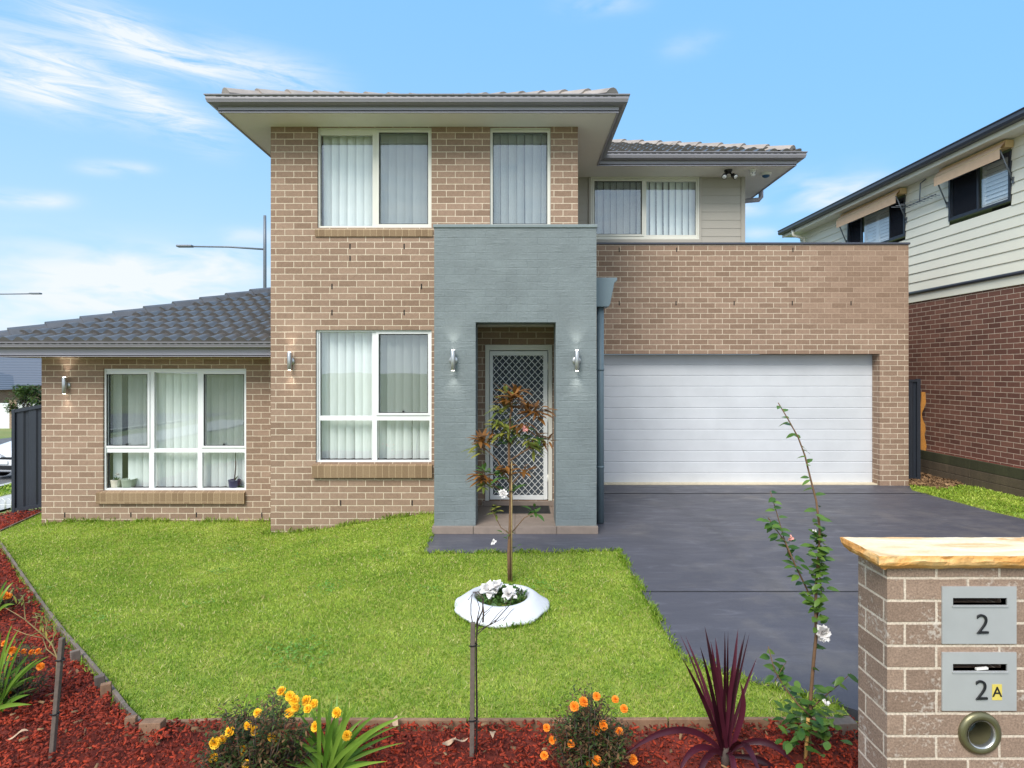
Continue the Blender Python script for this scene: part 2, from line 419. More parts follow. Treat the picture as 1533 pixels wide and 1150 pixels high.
M['shutter'] = simple('white_shutter', S(226, 228, 230), .5, var=.03)
M['awning'] = simple('tan_canvas', S(216, 182, 148), .85, var=.08, nscale=8)
M['awning_box'] = simple('tan_awning_box', S(208, 176, 128), .55, var=.05)
M['fence'] = simple('black_steel', S(44, 49, 58), .42, var=.08, nscale=3)
def woodm(name, c, k=1.0, rough=.85):
    t = NT(name); o = t.tc.outputs['Object']
    g = t.noise(1, 6, t.mapping((3, 3, .5)), .6, 1.2); g2 = t.noise(40, 4)
    c_ = t.mix(1, c, t.ramp(g, [(.3, .62), (.7, 1.2)]), 'MULTIPLY')
    t.col(t.mix(1, c_, t.ramp(g2, [(.3, .8), (.7, 1.12)]), 'MULTIPLY')); t.rough(rough); t.bump(g2, .3, .004); return t.m
M['wood_grey'] = woodm('weathered_wood', S(122, 108, 98))
M['wood_brown'] = woodm('brown_wood', S(140, 108, 84))
M['wood_stake'] = woodm('stake_wood', S(104, 92, 84))
M['wood_sleeper'] = woodm('sleeper_wood', S(94, 82, 66))
M['wood_moss'] = woodm('mossy_sleeper_wood', S(66, 66, 44))
M['wood_orange'] = woodm('orange_slab_wood', S(178, 120, 48))
M['bamboo'] = woodm('bamboo', S(196, 152, 84))
def stonem(name, stops, bump):
    t = NT(name)
    band = t.noise(1, 5, t.mapping((2.2, 9, 9), rot=(0, 0, R(-14))), .5, 1.6)
    t.col(t.mix(1, t.ramp(band, stops), t.ramp(t.noise(60, 5), [(.3, .86), (.7, 1.08)]), 'MULTIPLY')); t.rough(.85); t.bump(t.noise(45, 6), bump, .006); return t.m
M['stone_top'] = stonem('sawn_sandstone', [(.3, S(238, 222, 196)), (.5, S(230, 204, 164)), (.64, S(214, 164, 108)), (.75, S(236, 220, 192))], .2)
M['stone_side'] = stonem('split_sandstone', [(.3, S(176, 118, 58)), (.5, S(210, 152, 84)), (.64, S(226, 190, 136)), (.8, S(190, 132, 70))], .8)
def concretem():
    t = NT('charcoal_concrete')
    c = t.mix(1, S(79, 79, 88), t.ramp(t.noise(1.1, 6, dist=.6), [(.25, .84), (.75, 1.14)]), 'MULTIPLY')
    c = t.mix(1, c, t.ramp(t.noise(60, 5, rough=.75), [(.3, .88), (.7, 1.1)]), 'MULTIPLY')
    sw = t.noise(1, 5, t.mapping((2.2, 7, 1), rot=(0, 0, R(24))), .65, .8)
    c = t.mix(t.math('MULTIPLY', t.ramp(sw, [(.56, 0), (.76, 1)]), .3), c, S(128, 130, 142))
    du = t.ramp(t.noise(.8, 3), [(.56, 0), (.72, 1)])
    c = t.mix(t.math('MULTIPLY', du, .35), c, S(100, 94, 90))
    sp = t.ramp(t.noise(26, 2), [(.76, 0), (.79, 1)])
    c = t.mix(t.math('MULTIPLY', sp, .4), c, S(150, 150, 156))
    sx = t.new('ShaderNodeSeparateXYZ'); t.link(t.tc.outputs['Object'], sx.inputs[0])
    for x0 in (2.3, 3.9):
        d = t.math('SUBTRACT', t.math('ADD', sx.outputs[0], t.math('MULTIPLY', t.noise(.5, 2), .5)), x0 + .25)
        tr = t.math('MULTIPLY', t.math('EXPONENT', t.math('MULTIPLY', t.math('MULTIPLY', d, d), -60.0)), t.ramp(t.noise(1, 5, t.mapping((9, .8, 1))), [(.4, 0), (.62, 1)]))
        c = t.mix(t.math('MULTIPLY', tr, .4), c, S(60, 60, 66))
    oil = t.ramp(t.noise(1.9, 2, dist=.4), [(.70, 0), (.76, 1)])
    c = t.mix(t.math('MULTIPLY', oil, .45), c, S(52, 50, 52))
    dusty = t.ramp(t.math('MULTIPLY', t.noise(3.2, 6, rough=.7), t.noise(.6, 2)), [(.26, 0), (.4, 1)])
    c = t.mix(t.math('MULTIPLY', dusty, .22), c, S(136, 130, 124))
    t.col(c); t.rough(t.ramp(sw, [(.3, .62), (.7, .42)])); t.bump(t.noise(70, 5), .22, .004); return t.m
M['concrete'] = concretem()
M['joint'] = simple('joint_dark', S(40, 40, 46), .9)
def groundm(name, a, b, sc=2.0):
    t = NT(name); t.col(t.mix(t.ramp(t.noise(sc, 6), [(.35, 0), (.65, 1)]), a, b)); t.rough(.95)
    t.bump(t.noise(50, 4), .4, .02); return t.m
M['soil'] = groundm('verge_grass', S(108, 128, 62), S(134, 132, 80), .6)
M['road'] = groundm('asphalt', S(92, 92, 96), S(104, 104, 106), 3)
M['path'] = groundm('pale_concrete', S(176, 174, 170), S(190, 188, 182), 3)
M['mulch_soil'] = groundm('mulch_soil', S(96, 36, 24), S(124, 46, 32), 9)
M['lawn_soil'] = groundm('lawn_thatch', S(112, 136, 44), S(150, 152, 70), 5)

def foliage(name, ca, cb, trans=.3, rough=.45, extra=None, scale=3.0):
    """leaf colour picked per leaf by the 'rnd' attribute and drifting over the plant"""
    t = NT(name); a = t.new('ShaderNodeAttribute', attribute_name='rnd')
    n = t.noise(scale, 4)
    f = t.math('ADD', t.math('MULTIPLY', a.outputs['Fac'], .65), t.math('MULTIPLY', t.math('SUBTRACT', n, .5), 1.2), True)
    stops = [(.05, ca), (.95, cb)] if extra is None else [(.05, ca), (.7, cb), (.97, extra)]
    c = t.ramp(f, stops); t.col(c); t.rough(rough); t.p.inputs['Specular IOR Level'].default_value = .35
    tl = t.new('ShaderNodeBsdfTranslucent'); t.link(c, tl.inputs[0])
    mx = t.new('ShaderNodeMixShader'); mx.inputs[0].default_value = trans
    t.link(t.p.outputs[0], mx.inputs[1]); t.link(tl.outputs[0], mx.inputs[2]); t.link(mx.outputs[0], t.out.inputs[0]); return t.m
M['grass'] = foliage('lawn_blade', S(122, 156, 44), S(194, 210, 90), .35, .5, S(232, 226, 156), scale=1.3)
M['clipping'] = foliage('dry_clipping', S(168, 160, 88), S(214, 204, 146), .3, .7, S(232, 224, 180))
M['bark'] = foliage('red_bark', S(86, 25, 12), S(168, 56, 26), 0, .75, S(198, 110, 68), scale=6)
M['litter'] = foliage('brown_litter', S(92, 68, 46), S(150, 118, 84), 0, .85, S(190, 168, 130), scale=6)
M['dryfol'] = foliage('dry_foliage', S(66, 46, 30), S(120, 90, 58), .1, .8, S(150, 122, 88))
M['dryleaf'] = simple('dry_leaf', S(190, 158, 128), .8, var=.3, nscale=20)
M['bronze'] = foliage('bronze_leaf', S(104, 70, 34), S(158, 106, 50), .3, .4, S(182, 132, 76))
M['olive'] = foliage('olive_leaf', S(92, 106, 44), S(152, 146, 66), .25, .4, S(150, 104, 54))
M['leafgreen'] = foliage('green_leaf', S(52, 84, 34), S(98, 130, 62), .25, .35)
M['leafgreen2'] = foliage('clover_leaf', S(92, 140, 48), S(136, 176, 78), .3, .4)
M['leafdark'] = foliage('dark_leaf', S(40, 54, 24), S(82, 98, 46), .2, .5, S(112, 94, 56))
M['strap'] = foliage('strap_leaf', S(82, 122, 40), S(150, 184, 74), .35, .4)
M['maroon'] = foliage('maroon_leaf', S(40, 14, 22), S(92, 38, 54), .15, .32, S(132, 80, 94))
M['camellia'] = foliage('camellia_leaf', S(58, 90, 34), S(116, 144, 62), .25, .3)
M['treeleaf'] = foliage('street_tree_leaf', S(52, 78, 32), S(106, 128, 62), .2, .5)
M['stem_brown'] = simple('brown_stem', S(112, 84, 60), .8, var=.25, nscale=30)
M['stem_green'] = simple('green_stem', S(120, 112, 56), .7, var=.2, nscale=30)
M['stem_dark'] = simple('dark_twig', S(74, 62, 56), .8, var=.25, nscale=30)
M['stem_olive'] = simple('olive_twig', S(146, 126, 84), .8, var=.25, nscale=30)
M['petal_white'] = simple('white_petal', S(226, 222, 220), .6, var=.06, nscale=30)
M['petal_yellow'] = simple('yellow_petal', S(248, 190, 36), .6, var=.12, nscale=60)
M['petal_orange'] = simple('orange_petal', S(240, 138, 30), .6, var=.12, nscale=60)
M['petal_pink'] = simple('pink_petal', S(214, 150, 140), .6)
M['tyre'] = simple('white_tyre_paint', S(208, 209, 214), .55, var=.1, nscale=6, bump=.2)
M['plate'] = simple('letterbox_steel', S(178, 179, 180), .45, metal=.3, var=.12, nscale=3)
M['sticker'] = simple('yellow_sticker', S(206, 186, 92), .5, var=.1)
M['ring'] = simple('olive_ring', S(112, 108, 82), .35, metal=.6, var=.12)
M['car'] = simple('white_car_paint', S(226, 228, 232), .2, var=.02)
M['rubber'] = simple('tyre_rubber', S(30, 30, 32), .8)
M['chrome'] = simple('chrome', S(200, 202, 206), .15, metal=1)
M['render'] = simple('white_render', S(220, 222, 224), .7, var=.05)
M['roof_far'] = simple('far_roof_tile', S(94, 96, 108), .5, var=.1)
M['lamp_grey'] = simple('galvanised', S(112, 118, 126), .5, metal=.3)
M['mat'] = simple('coir_mat', S(30, 30, 32), .95, bump=.5)
M['pot_cream'] = simple('cream_pot', S(206, 202, 186), .5)
M['pot_sage'] = simple('sage_pot', S(150, 164, 148), .4)
M['pot_blue'] = simple('blue_pot', S(62, 62, 92), .4)
M['sensor_blue'] = simple('blue_dome', S(52, 92, 132), .3)
t = NT('lamp_glow'); t.p.inputs['Emission Color'].default_value = (1, .95, .85, 1); t.p.inputs['Emission Strength'].default_value = 8; M['glow'] = t.m
M['paper'] = simple('white_paper', S(224, 222, 218), .8)

# ------------------------------------------------------------------ terrain
def ss(a, b, x):
    t = np.clip((np.asarray(x, dtype=float) - a) / (b - a), 0, 1); return t * t * (3 - 2 * t)
def zg(x, y):
    x = np.asarray(x, dtype=float); y = np.asarray(y, dtype=float)
    z = -.28 * ss(-.85, -3.4, x) * ss(2.6, 7.2, y)
    d = np.maximum(-6.5 - x, 0)
    z = z - 1.1 * (1 - np.exp(-d / 6)) * ss(3, 9, y)
    z = z - .011 * np.maximum(y - 20, 0) * (d > 0) * (1 - np.exp(-d / 6)) * (y < 70) - .55 * (y >= 70) * (d > 0) * (1 - np.exp(-d / 6))
    return z
def gz(x, y): return float(zg(x, y))
def G(px, py, lift=0.0):                              # photo pixel -> point on the terrain
    dx, dz = (px - CX) / F, (CY - py) / F
    lo, hi = .5, 80.0
    for _ in range(60):
        m = (lo + hi) / 2
        if CAMZ + dz * m > gz(dx * m, m): lo = m
        else: hi = m
    return Vector((dx * lo, lo, gz(dx * lo, lo) + lift))

def in_poly(poly, x, y):
    x = np.asarray(x); y = np.asarray(y); ins = np.zeros(x.shape, bool); n = len(poly)
    for i in range(n):
        x0, y0 = poly[i]; x1, y1 = poly[(i + 1) % n]
        c = ((y0 > y) != (y1 > y)) & (x < (x1 - x0) * (y - y0) / (y1 - y0 + 1e-12) + x0)
        ins ^= c
    return ins

def height_sheet(name, xs, ys, mat, dz=0.0, poly=None, kind=None, parent=None):
    xs, ys = np.array(xs, float), np.array(ys, float)
    X, Y = np.meshgrid(xs, ys); V = np.stack([X, Y, zg(X, Y) + dz], -1).reshape(-1, 3)
    nx, ny = len(xs), len(ys)
    i, j = np.meshgrid(np.arange(nx - 1), np.arange(ny - 1)); a = (j * nx + i).ravel()
    Fc = np.stack([a, a + 1, a + nx + 1, a + nx], -1)
    if poly is not None:
        c = V[Fc].mean(1); Fc = Fc[in_poly(poly, c[:, 0], c[:, 1])]
        used = np.unique(Fc); remap = -np.ones(len(V), int); remap[used] = np.arange(len(used)); V = V[used]; Fc = remap[Fc]
    o = big_mesh(name, V, Fc, mat, parent, smooth=True)
    if kind: o['kind'] = kind
    return o
span = sorted(set([-900, -400, -200, -120, -80] + list(np.arange(-60, -16, 2.0)) + list(np.arange(-16, 12, .5)) + [12, 16, 24, 40, 80, 200, 400, 900]))
spany = sorted(set([-900, -300, -100, -40, -20, -10, -5] + list(np.arange(-3, 20, .5)) + list(np.arange(20, 60, 2.0)) + [60, 68, 69.9, 70.1, 80, 120, 250, 500, 1200]))
height_sheet('ground', span, spany, M['soil'], -.06, kind='structure')

# the garden outline, taken off the photograph onto the ground
edge_px = [(212, 1084), (190, 1062), (160, 1022), (128, 984), (98, 950), (55, 893), (26, 850), (0, 812)]
EDGE = [G(*p).to_2d() for p in edge_px]
d0 = (EDGE[-1] - EDGE[-2]).normalized()
EDGE += [EDGE[-1] + d0 * 1.2, Vector((-8.25, 10.4)), Vector((-8.45, 10.9))]
FRONT = [G(1256, 1078).to_2d(), G(1000, 1079).to_2d(), G(700, 1080).to_2d(), G(350, 1079).to_2d(), EDGE[0]]
PATH_L, PATH_Y = -1.0, 6.22
LAWN = [(FRONT[0].x, FRONT[0].y), (1.84, 3.36), (1.3, 3.75), (1.075, 3.95), (1.05, 6.32), (.6, 6.27), (PATH_L, PATH_Y), (PATH_L, 8.1), (-3.36, 8.1), (-3.36, 8.75), (-6.95, 8.75), (-7.0, 10.95)]
LAWN += [tuple(p) for p in EDGE[::-1]] + [tuple(p) for p in FRONT[::-1][1:-1]]
DRIVE = [(1.06, 3.93), (1.05, 6.32), (.6, 6.27), (PATH_L, PATH_Y), (PATH_L, 7.0), (.93, 7.0), (.93, 10.12), (6.42, 10.12), (6.42, 9.86), (6.22, 9.5), (6.35, 8.0), (6.5, 7.3), (6.7, 4.5), (7.2, -4), (2.45, -4), (2.42, 2.6), (1.95, 3.26), (1.78, 3.40), (1.3, 3.72)]

# ------------------------------------------------------------------ driveway, side lawn, street
def slab(name, poly, z, th, mat, kind='structure'):
    bm = bmesh.new(); f = bm.faces.new([bm.verts.new((x, y, z)) for x, y in poly])
    bmesh.ops.recalc_face_normals(bm, faces=[f])
    if f.normal.z < 0: f.normal_flip()
    bmesh.ops.triangulate(bm, faces=bm.faces[:])
    r = bmesh.ops.extrude_face_region(bm, geom=bm.faces[:])
    for v in [g for g in r['geom'] if isinstance(g, bmesh.types.BMVert)]: v.co.z += 0
    low = [v for v in bm.verts if v not in set(g for g in r['geom'] if isinstance(g, bmesh.types.BMVert))]
    for v in low: v.co.z -= th
    bmesh.ops.recalc_face_normals(bm, faces=bm.faces[:])
    me = bpy.data.meshes.new(name); bm.to_mesh(me); bm.free(); me.materials.append(mat)
    o = bpy.data.objects.new(name, me); COL.objects.link(o); o['kind'] = kind; return o
slab('driveway', DRIVE, 0, .12, M['concrete'])
jm = MB()
yj = G(1100, 886).y
jm.box(1.06, 6.66, yj - .007, yj + .007, .0035, .0045)
yk = G(1100, 739).y
jm.box(.95, 6.36, yk - .016, yk + .016, .0035, .0045)
jo = jm.build('driveway_joint', M['joint']); jo['kind'] = 'structure'
SIDE = [(6.43, 9.9), (6.23, 9.5), (6.36, 8.0), (6.52, 7.3), (6.72, 4.5), (7.8, 4.5), (7.7, 9.3), (7.2, 10.0), (6.9, 9.75)]
height_sheet('side_lawn_soil', np.arange(6, 8, .1), np.arange(4, 12.5, .1), M['lawn_soil'], -.012, kind='structure')

# street at the left
def ribbon(name, x0, x1, y0, y1, mat, dz, n=16):
    return height_sheet(name, np.linspace(x0, x1, n), np.linspace(y0, y1, 40), mat, dz, kind='structure')
ribbon('footpath', -11.6, -9.9, -6, 30, M['path'], -.015)
ribbon('road', -26, -13.0, -10, 70, M['road'], -.035, 30)
kb = MB()
for i in range(30):
    y0 = -6 + i * 2.0
    kb.face([(-13.15, y0, gz(-13.1, y0) + .03), (-12.95, y0, gz(-13.1, y0) + .03), (-12.95, y0 + 2, gz(-13.1, y0 + 2) + .03), (-13.15, y0 + 2, gz(-13.1, y0 + 2) + .03)])
    kb.face([(-13.15, y0, gz(-13.1, y0) - .12), (-13.15, y0, gz(-13.1, y0) + .03), (-13.15, y0 + 2, gz(-13.1, y0 + 2) + .03), (-13.15, y0 + 2, gz(-13.1, y0 + 2) - .12)])
kb.build('kerb', M['path'])['kind'] = 'structure'

# ------------------------------------------------------------------ grass and bark
def blades(poly, dens, hmin, hmax, wmin, wmax, seed, holes=(), lift=0.0, lean=.9):
    rg = np.random.default_rng(seed)
    xs = [p[0] for p in poly]; ys = [p[1] for p in poly]
    A = (max(xs) - min(xs)) * (max(ys) - min(ys)); n = int(A * dens)
    x = rg.uniform(min(xs), max(xs), n); y = rg.uniform(min(ys), max(ys), n)
    keep = in_poly(poly, x, y) & (rg.random(n) < np.clip((5.2 / np.maximum(y, 3)) ** 1.25, .18, 1))
    for h in holes: keep &= ~h(x, y)
    x, y = x[keep], y[keep]; n = len(x)
    sc = np.clip(y / 4.2, .9, 2.2) ** .7
    patch = .9 + .2 * (np.sin(x * 1.7 + 1.3 * np.sin(y * 1.1)) * np.sin(y * 1.9 + x * .6) * .5 + .5)
    h = rg.uniform(hmin, hmax, n) * patch; w = rg.uniform(wmin, wmax, n) * sc
    a = rg.uniform(0, 2 * np.pi, n); ln = rg.uniform(.15, lean, n); b = rg.uniform(0, 2 * np.pi, n)
    z = zg(x, y) + lift
    base = np.stack([x, y, z], -1); sx = np.stack([np.cos(a), np.sin(a), np.zeros(n)], -1) * (w / 2)[:, None]
    ld = np.stack([np.cos(b) * ln, np.sin(b) * ln, np.sqrt(np.maximum(1 - ln ** 2, .05))], -1)
    mid = base + ld * (h * .55)[:, None]; tip = base + (ld * .55 + np.stack([np.cos(b) * ln * .75, np.sin(b) * ln * .75, .25 * np.ones(n)], -1)) * h[:, None]
    V = np.stack([base - sx, base + sx, mid + sx * .8, tip, mid - sx * .8], 1).reshape(-1, 3)
    k = np.arange(n) * 5
    Fc = np.stack([k, k + 1, k + 2, k + 3, k + 4], -1)
    rnd = np.repeat(np.clip(rg.normal(.46, .36, n), 0, 1), 5)
    return V, Fc, rnd
TC = P(750, 905, 4.78); TCX, TCY = TC.x, TC.y        # centre of the tyre planter
def hole_tyre(x, y): return ((x - TCX) ** 2 + (y - TCY) ** 2 < .355 ** 2)
lawn = height_sheet('lawn', np.arange(-8.8, 2.2, .06), np.arange(3.0, 11.1, .06), M['lawn_soil'], -.014, LAWN, kind='stuff')
props(lawn, 'bright green mown lawn in front of the tan brick house', 'lawn')
V, Fc, rn = blades(LAWN, 12000, .012, .028, .0034, .006, 3, (hole_tyre,), -.014)
props(big_mesh('lawn_grass', V, Fc, M['grass'], lawn, rnd=rn), kind='stuff')
# ragged longer tufts against walls, edging and paving
def fringe(pts, n, hmin, hmax, seed, spread=.03):
    rg = np.random.default_rng(seed); pts = [Vector((p[0], p[1])) for p in pts]
    seg = [(a, b, (b - a).length) for a, b in zip(pts, pts[1:])]; tot = sum(s[2] for s in seg); xs = []; ys = []
    for a, b, l in seg:
        m = int(n * l / tot); t = rg.random(m)
        t = (t + .12 * np.sin(t * 23 + seed)) % 1
        xs.append(a.x + (b.x - a.x) * t); ys.append(a.y + (b.y - a.y) * t)
    x = np.concatenate(xs) + rg.normal(0, spread, sum(map(len, xs))); y = np.concatenate(ys) + rg.normal(0, spread, sum(map(len, ys)))
    n = len(x); h = rg.uniform(hmin, hmax, n) * (.5 + rg.random(n)); w = rg.uniform(.004, .009, n); a = rg.uniform(0, 6.28, n); ln = rg.uniform(0, .75, n); b = rg.uniform(0, 6.28, n)
    base = np.stack([x, y, zg(x, y) - .014], -1); sx = np.stack([np.cos(a), np.sin(a), 0 * a], -1) * (w / 2)[:, None]
    ld = np.stack([np.cos(b) * ln, np.sin(b) * ln, np.sqrt(1 - ln ** 2)], -1)
    mid = base + ld * (h * .6)[:, None]; tip = mid + (ld + np.stack([np.cos(b), np.sin(b), -.5 + 0 * b], -1) * .5) * (h * .4)[:, None]
    V = np.stack([base - sx, base + sx, mid + sx * .8, tip, mid - sx * .8], 1).reshape(-1, 3); k = np.arange(n) * 5
    return V, np.stack([k, k + 1, k + 2, k + 3, k + 4], -1), np.repeat(np.clip(rg.normal(.35, .22, n), 0, 1), 5)
V, Fc, rn = fringe([(-6.95, 8.66), (-3.36, 8.66), (-3.36, 8.0), (-1.0, 8.0), (-1.0, 7.0)], 2600, .04, .085, 5, .025)
props(big_mesh('lawn_tuft', V, Fc, M['grass'], lawn, rnd=rn), kind='stuff')
V, Fc, rn = fringe([(PATH_L, 7.0), (PATH_L, PATH_Y), (.6, 6.27), (1.05, 6.32), (1.07, 3.95), (1.3, 3.73), (1.8, 3.38)], 4200, .025, .05, 6, .018)
props(big_mesh('lawn_tuft', V, Fc, M['grass'], lawn, rnd=rn), kind='stuff')
tp = [(TCX + .37 * math.cos(a), TCY + .37 * math.sin(a)) for a in np.linspace(0, 6.28, 24)]
V, Fc, rn = fringe(tp, 900, .03, .06, 8, .02)
props(big_mesh('lawn_tuft', V, Fc, M['grass'], lawn, rnd=rn), kind='stuff')
V, Fc, rn = fringe([tuple(p) for p in EDGE[:9]] , 1500, .02, .05, 9, .02)
props(big_mesh('lawn_tuft', V, Fc, M['grass'], lawn, rnd=rn), kind='stuff')

V, Fc, rn = blades(LAWN, 420, .018, .04, .003, .005, 77, (hole_tyre,), .004, .99)
props(big_mesh('grass_clipping', V, Fc, M['clipping'], lawn, rnd=rn), kind='stuff')
SG = [p for p in SIDE]
V, Fc, rn = blades(SG, 3200, .03, .055, .007, .011, 21)
so = big_mesh('side_lawn', V, Fc, M['grass'], rnd=rn)
props(so, 'narrow strip of lawn between driveway and timber retaining wall', 'lawn', kind='stuff')
# far verges on the side street
for (nm, poly, lab) in (('verge_grass', [(-12.9, 4), (-11.6, 4), (-11.6, 24), (-12.9, 24)], 'nature strip of grass between footpath and side road'),):
    V, Fc, rn = blades(poly, 900, .05, .09, .012, .02, 31)
    props(big_mesh(nm, V, Fc, M['grass'], rnd=rn), lab, 'grass', kind='stuff')

def chips(poly, n, seed, lmin, lmax, mat, base_z=0.0, weight=True):
    rg = np.random.default_rng(seed); xs = [p[0] for p in poly]; ys = [p[1] for p in poly]
    x = rg.uniform(min(xs), max(xs), n); y = rg.uniform(min(ys), max(ys), n)
    k = in_poly(poly, x, y)
    if weight: k &= rg.random(n) < np.clip((3.4 / np.maximum(y, 2)) ** 1.6, .1, 1)
    x, y = x[k], y[k]; n = len(x)
    L = rg.uniform(lmin, lmax, n) * np.clip(y / 4, .85, 2) ** .6; W = L * rg.uniform(.22, .5, n); T = rg.uniform(.003, .007, n)
    yaw = rg.uniform(0, 6.283, n); pitch = rg.normal(0, .38, n); roll = rg.normal(0, .5, n)
    cy, sy, cp, sp, cr, sr = np.cos(yaw), np.sin(yaw), np.cos(pitch), np.sin(pitch), np.cos(roll), np.sin(roll)
    ax = np.stack([cy * cp, sy * cp, sp], -1); ay = np.stack([-sy * cr + cy * sp * sr * -1, cy * cr - sy * sp * sr, cp * sr], -1)
    az = np.cross(ax, ay)
    mound = .025 * np.sin(x * 2.3 + y) * np.sin(y * 2.9 - x) + rg.uniform(0, .035, n)
    c = np.stack([x, y, zg(x, y) + base_z + mound], -1)
    sg = np.array([[-1, -.6, -1], [1, -1, -1], [.8, 1, -1], [-1, .7, -1], [-.9, -.5, 1], [.9, -.9, 1], [.75, .9, 1], [-.9, .6, 1]])
    V = c[:, None, :] + sg[None, :, 0, None] * (ax * (L / 2)[:, None])[:, None, :] + sg[None, :, 1, None] * (ay * (W / 2)[:, None])[:, None, :] + sg[None, :, 2, None] * (az * (T / 2)[:, None])[:, None, :]
    q = np.array([[4, 5, 6, 7], [0, 1, 5, 4], [1, 2, 6, 5], [2, 3, 7, 6], [3, 0, 4, 7]])
    Fc = (np.arange(n) * 8)[:, None, None] + q[None]
    return V.reshape(-1, 3), Fc.reshape(-1, 4), np.repeat(np.clip(rg.normal(.45, .27, n), 0, 1), 8)
BED = [(FRONT[0].x + .25, FRONT[0].y - .02)] + [(p.x, p.y - .02) for p in FRONT[1:]] + [(p.x - .02, p.y - .02) for p in EDGE[1:]] + [(-9.4, 11.3), (-9.3, 8.5), (-6.4, 4.5), (-4.4, 2.0), (2.4, 2.0), (2.4, 2.6)]
bed = height_sheet('bark_mulch', np.arange(-9.6, 2.6, .08), np.arange(1.9, 11.4, .08), M['mulch_soil'], -.03, BED, kind='stuff')
props(bed, 'red bark mulch covering the garden bed around the lawn', 'mulch')
V, Fc, rn = chips(BED, 430000, 41, .012, .036, M['bark'], -.018)
props(big_mesh('bark_chip', V, Fc, M['bark'], bed, rnd=rn), kind='stuff')
V, Fc, rn = chips(BED, 4000, 42, .02, .05, M['litter'], .0)
props(big_mesh('wood_litter', V, Fc, M['litter'], bed, rnd=rn), kind='stuff')
LIT = [(6.43, 9.9), (6.8, 9.62), (7.3, 9.9), (7.6, 10.6), (7.6, 12.0), (6.43, 12.0)]
V, Fc, rn = chips(LIT, 9000, 43, .03, .08, M['litter'], -.01, False)
props(big_mesh('leaf_litter', V, Fc, M['litter'], rnd=rn), 'brown leaf litter on the ground beside the garage corner', 'leaf litter', kind='stuff')

# ------------------------------------------------------------------ the house
HOUSE = thing('brick_house', 'two-storey tan brick house with grey painted portico and white garage door', 'house', (0, 8.04, 0))
Y0, YL, YG, YC, YP = 8.04, 8.70, 9.89, 10.13, 6.98    # front wall, left wing, garage, boarded wall, portico
def hole_wall(mb, x0, x1, z0, z1, y, holes, depth=.11, mi=0):
    xs = sorted({x0, x1} | {h[0] for h in holes} | {h[1] for h in holes}); zs = sorted({z0, z1} | {h[2] for h in holes} | {h[3] for h in holes})
    def solid(i, j):
        if not (0 <= i < len(xs) - 1 and 0 <= j < len(zs) - 1): return None
        cx, cz = (xs[i] + xs[i + 1]) / 2, (zs[j] + zs[j + 1]) / 2
        return not any(h[0] < cx < h[1] and h[2] < cz < h[3] for h in holes)
    for i in range(len(xs) - 1):
        for j in range(len(zs) - 1):
            if not solid(i, j): continue
            a, b, c, d = xs[i], xs[i + 1], zs[j], zs[j + 1]
            mb.face([(a, y, c), (b, y, c), (b, y, d), (a, y, d)], mi)
            yb = y + depth
            if solid(i + 1, j) is False: mb.face([(b, y, c), (b, yb, c), (b, yb, d), (b, y, d)], mi)
            if solid(i - 1, j) is False: mb.face([(a, yb, c), (a, y, c), (a, y, d), (a, yb, d)], mi)
            if solid(i, j + 1) is False: mb.face([(a, y, d), (b, y, d), (b, yb, d), (a, yb, d)], mi)
            if solid(i, j - 1) is False: mb.face([(a, yb, c), (b, yb, c), (b, y, c), (a, y, c)], mi)
def xr(px, d): return (px - CX) * d / F
def zr(py, d): return CAMZ + (CY - py) * d / F

# main wing
wx0, wx1 = -3.312, .797
W_B = (xr(472.5, Y0), xr(646, Y0), zr(692.5, Y0), zr(494, Y0))
W_C = (xr(475, Y0), xr(646, Y0), zr(341, Y0), 5.149)
W_D = (xr(733.5, Y0), xr(824.5, Y0), zr(341, Y0), 5.149)
DOOR = (-.445, .455, .15, 2.235)
mb = MB(); hole_wall(mb, wx0, wx1, -.6, 5.15, Y0, [W_B, W_C, W_D, DOOR])
mb.face([(wx0, 20, -.6), (wx0, Y0, -.6), (wx0, Y0, 5.15), (wx0, 20, 5.15)])
mb.face([(wx1, Y0, -.2), (wx1, YC + .0, -.2), (wx1, YC + .0, 5.15), (wx1, Y0, 5.15)])
mb.build('wall', M['brick'], HOUSE)
# left wing
W_A = (xr(154, YL), xr(368.5, YL), zr(735, YL), zr(552, YL))
lx0 = -6.9
mb = MB(); hole_wall(mb, lx0, wx0, -.9, 2.09, YL, [W_A])
mb.face([(lx0, 20, -1.2), (lx0, YL, -.9), (lx0, YL, 2.09), (lx0, 20, 2.09)])
mb.build('wall', M['brick'], HOUSE)
# garage: front with the wide opening, return and parapet
gx0, gx1, gtop = .80, 6.42, 3.965
GO = (1.05, 5.945, -.1, 2.168)
mb = MB(); hole_wall(mb, gx0, gx1, -.1, gtop, YG, [GO], .21)
mb.face([(gx1, YG, -.1), (gx1, 16, -.1), (gx1, 16, gtop), (gx1, YG, gtop)])
mb.face([(gx1 - .24, 16, 3.4), (gx1 - .24, YG + .24, 3.4), (gx1 - .24, YG + .24, gtop), (gx1 - .24, 16, gtop)])
mb.face([(gx0, YG + .24, gtop), (gx1 - .24, YG + .24, gtop), (gx1 - .24, YG + .24, 3.4), (gx0, YG + .24, 3.4)])
mb.build('wall', M['brick_garage'], HOUSE)
mb = MB(); mb.box(gx0 - .0, gx1 + .02, YG - .02, YG + .26, gtop, gtop + .035); mb.box(gx1 - .26, gx1 + .02, YG + .26, 16, gtop, gtop + .035)
mb.build('parapet_cap', M['cap_dark'], HOUSE, bevel=.006)
mb = MB(); mb.box(gx0, gx1 - .25, YG + .25, 16, 3.55, 3.6); mb.build('flat_roof', M['gutter'], HOUSE)
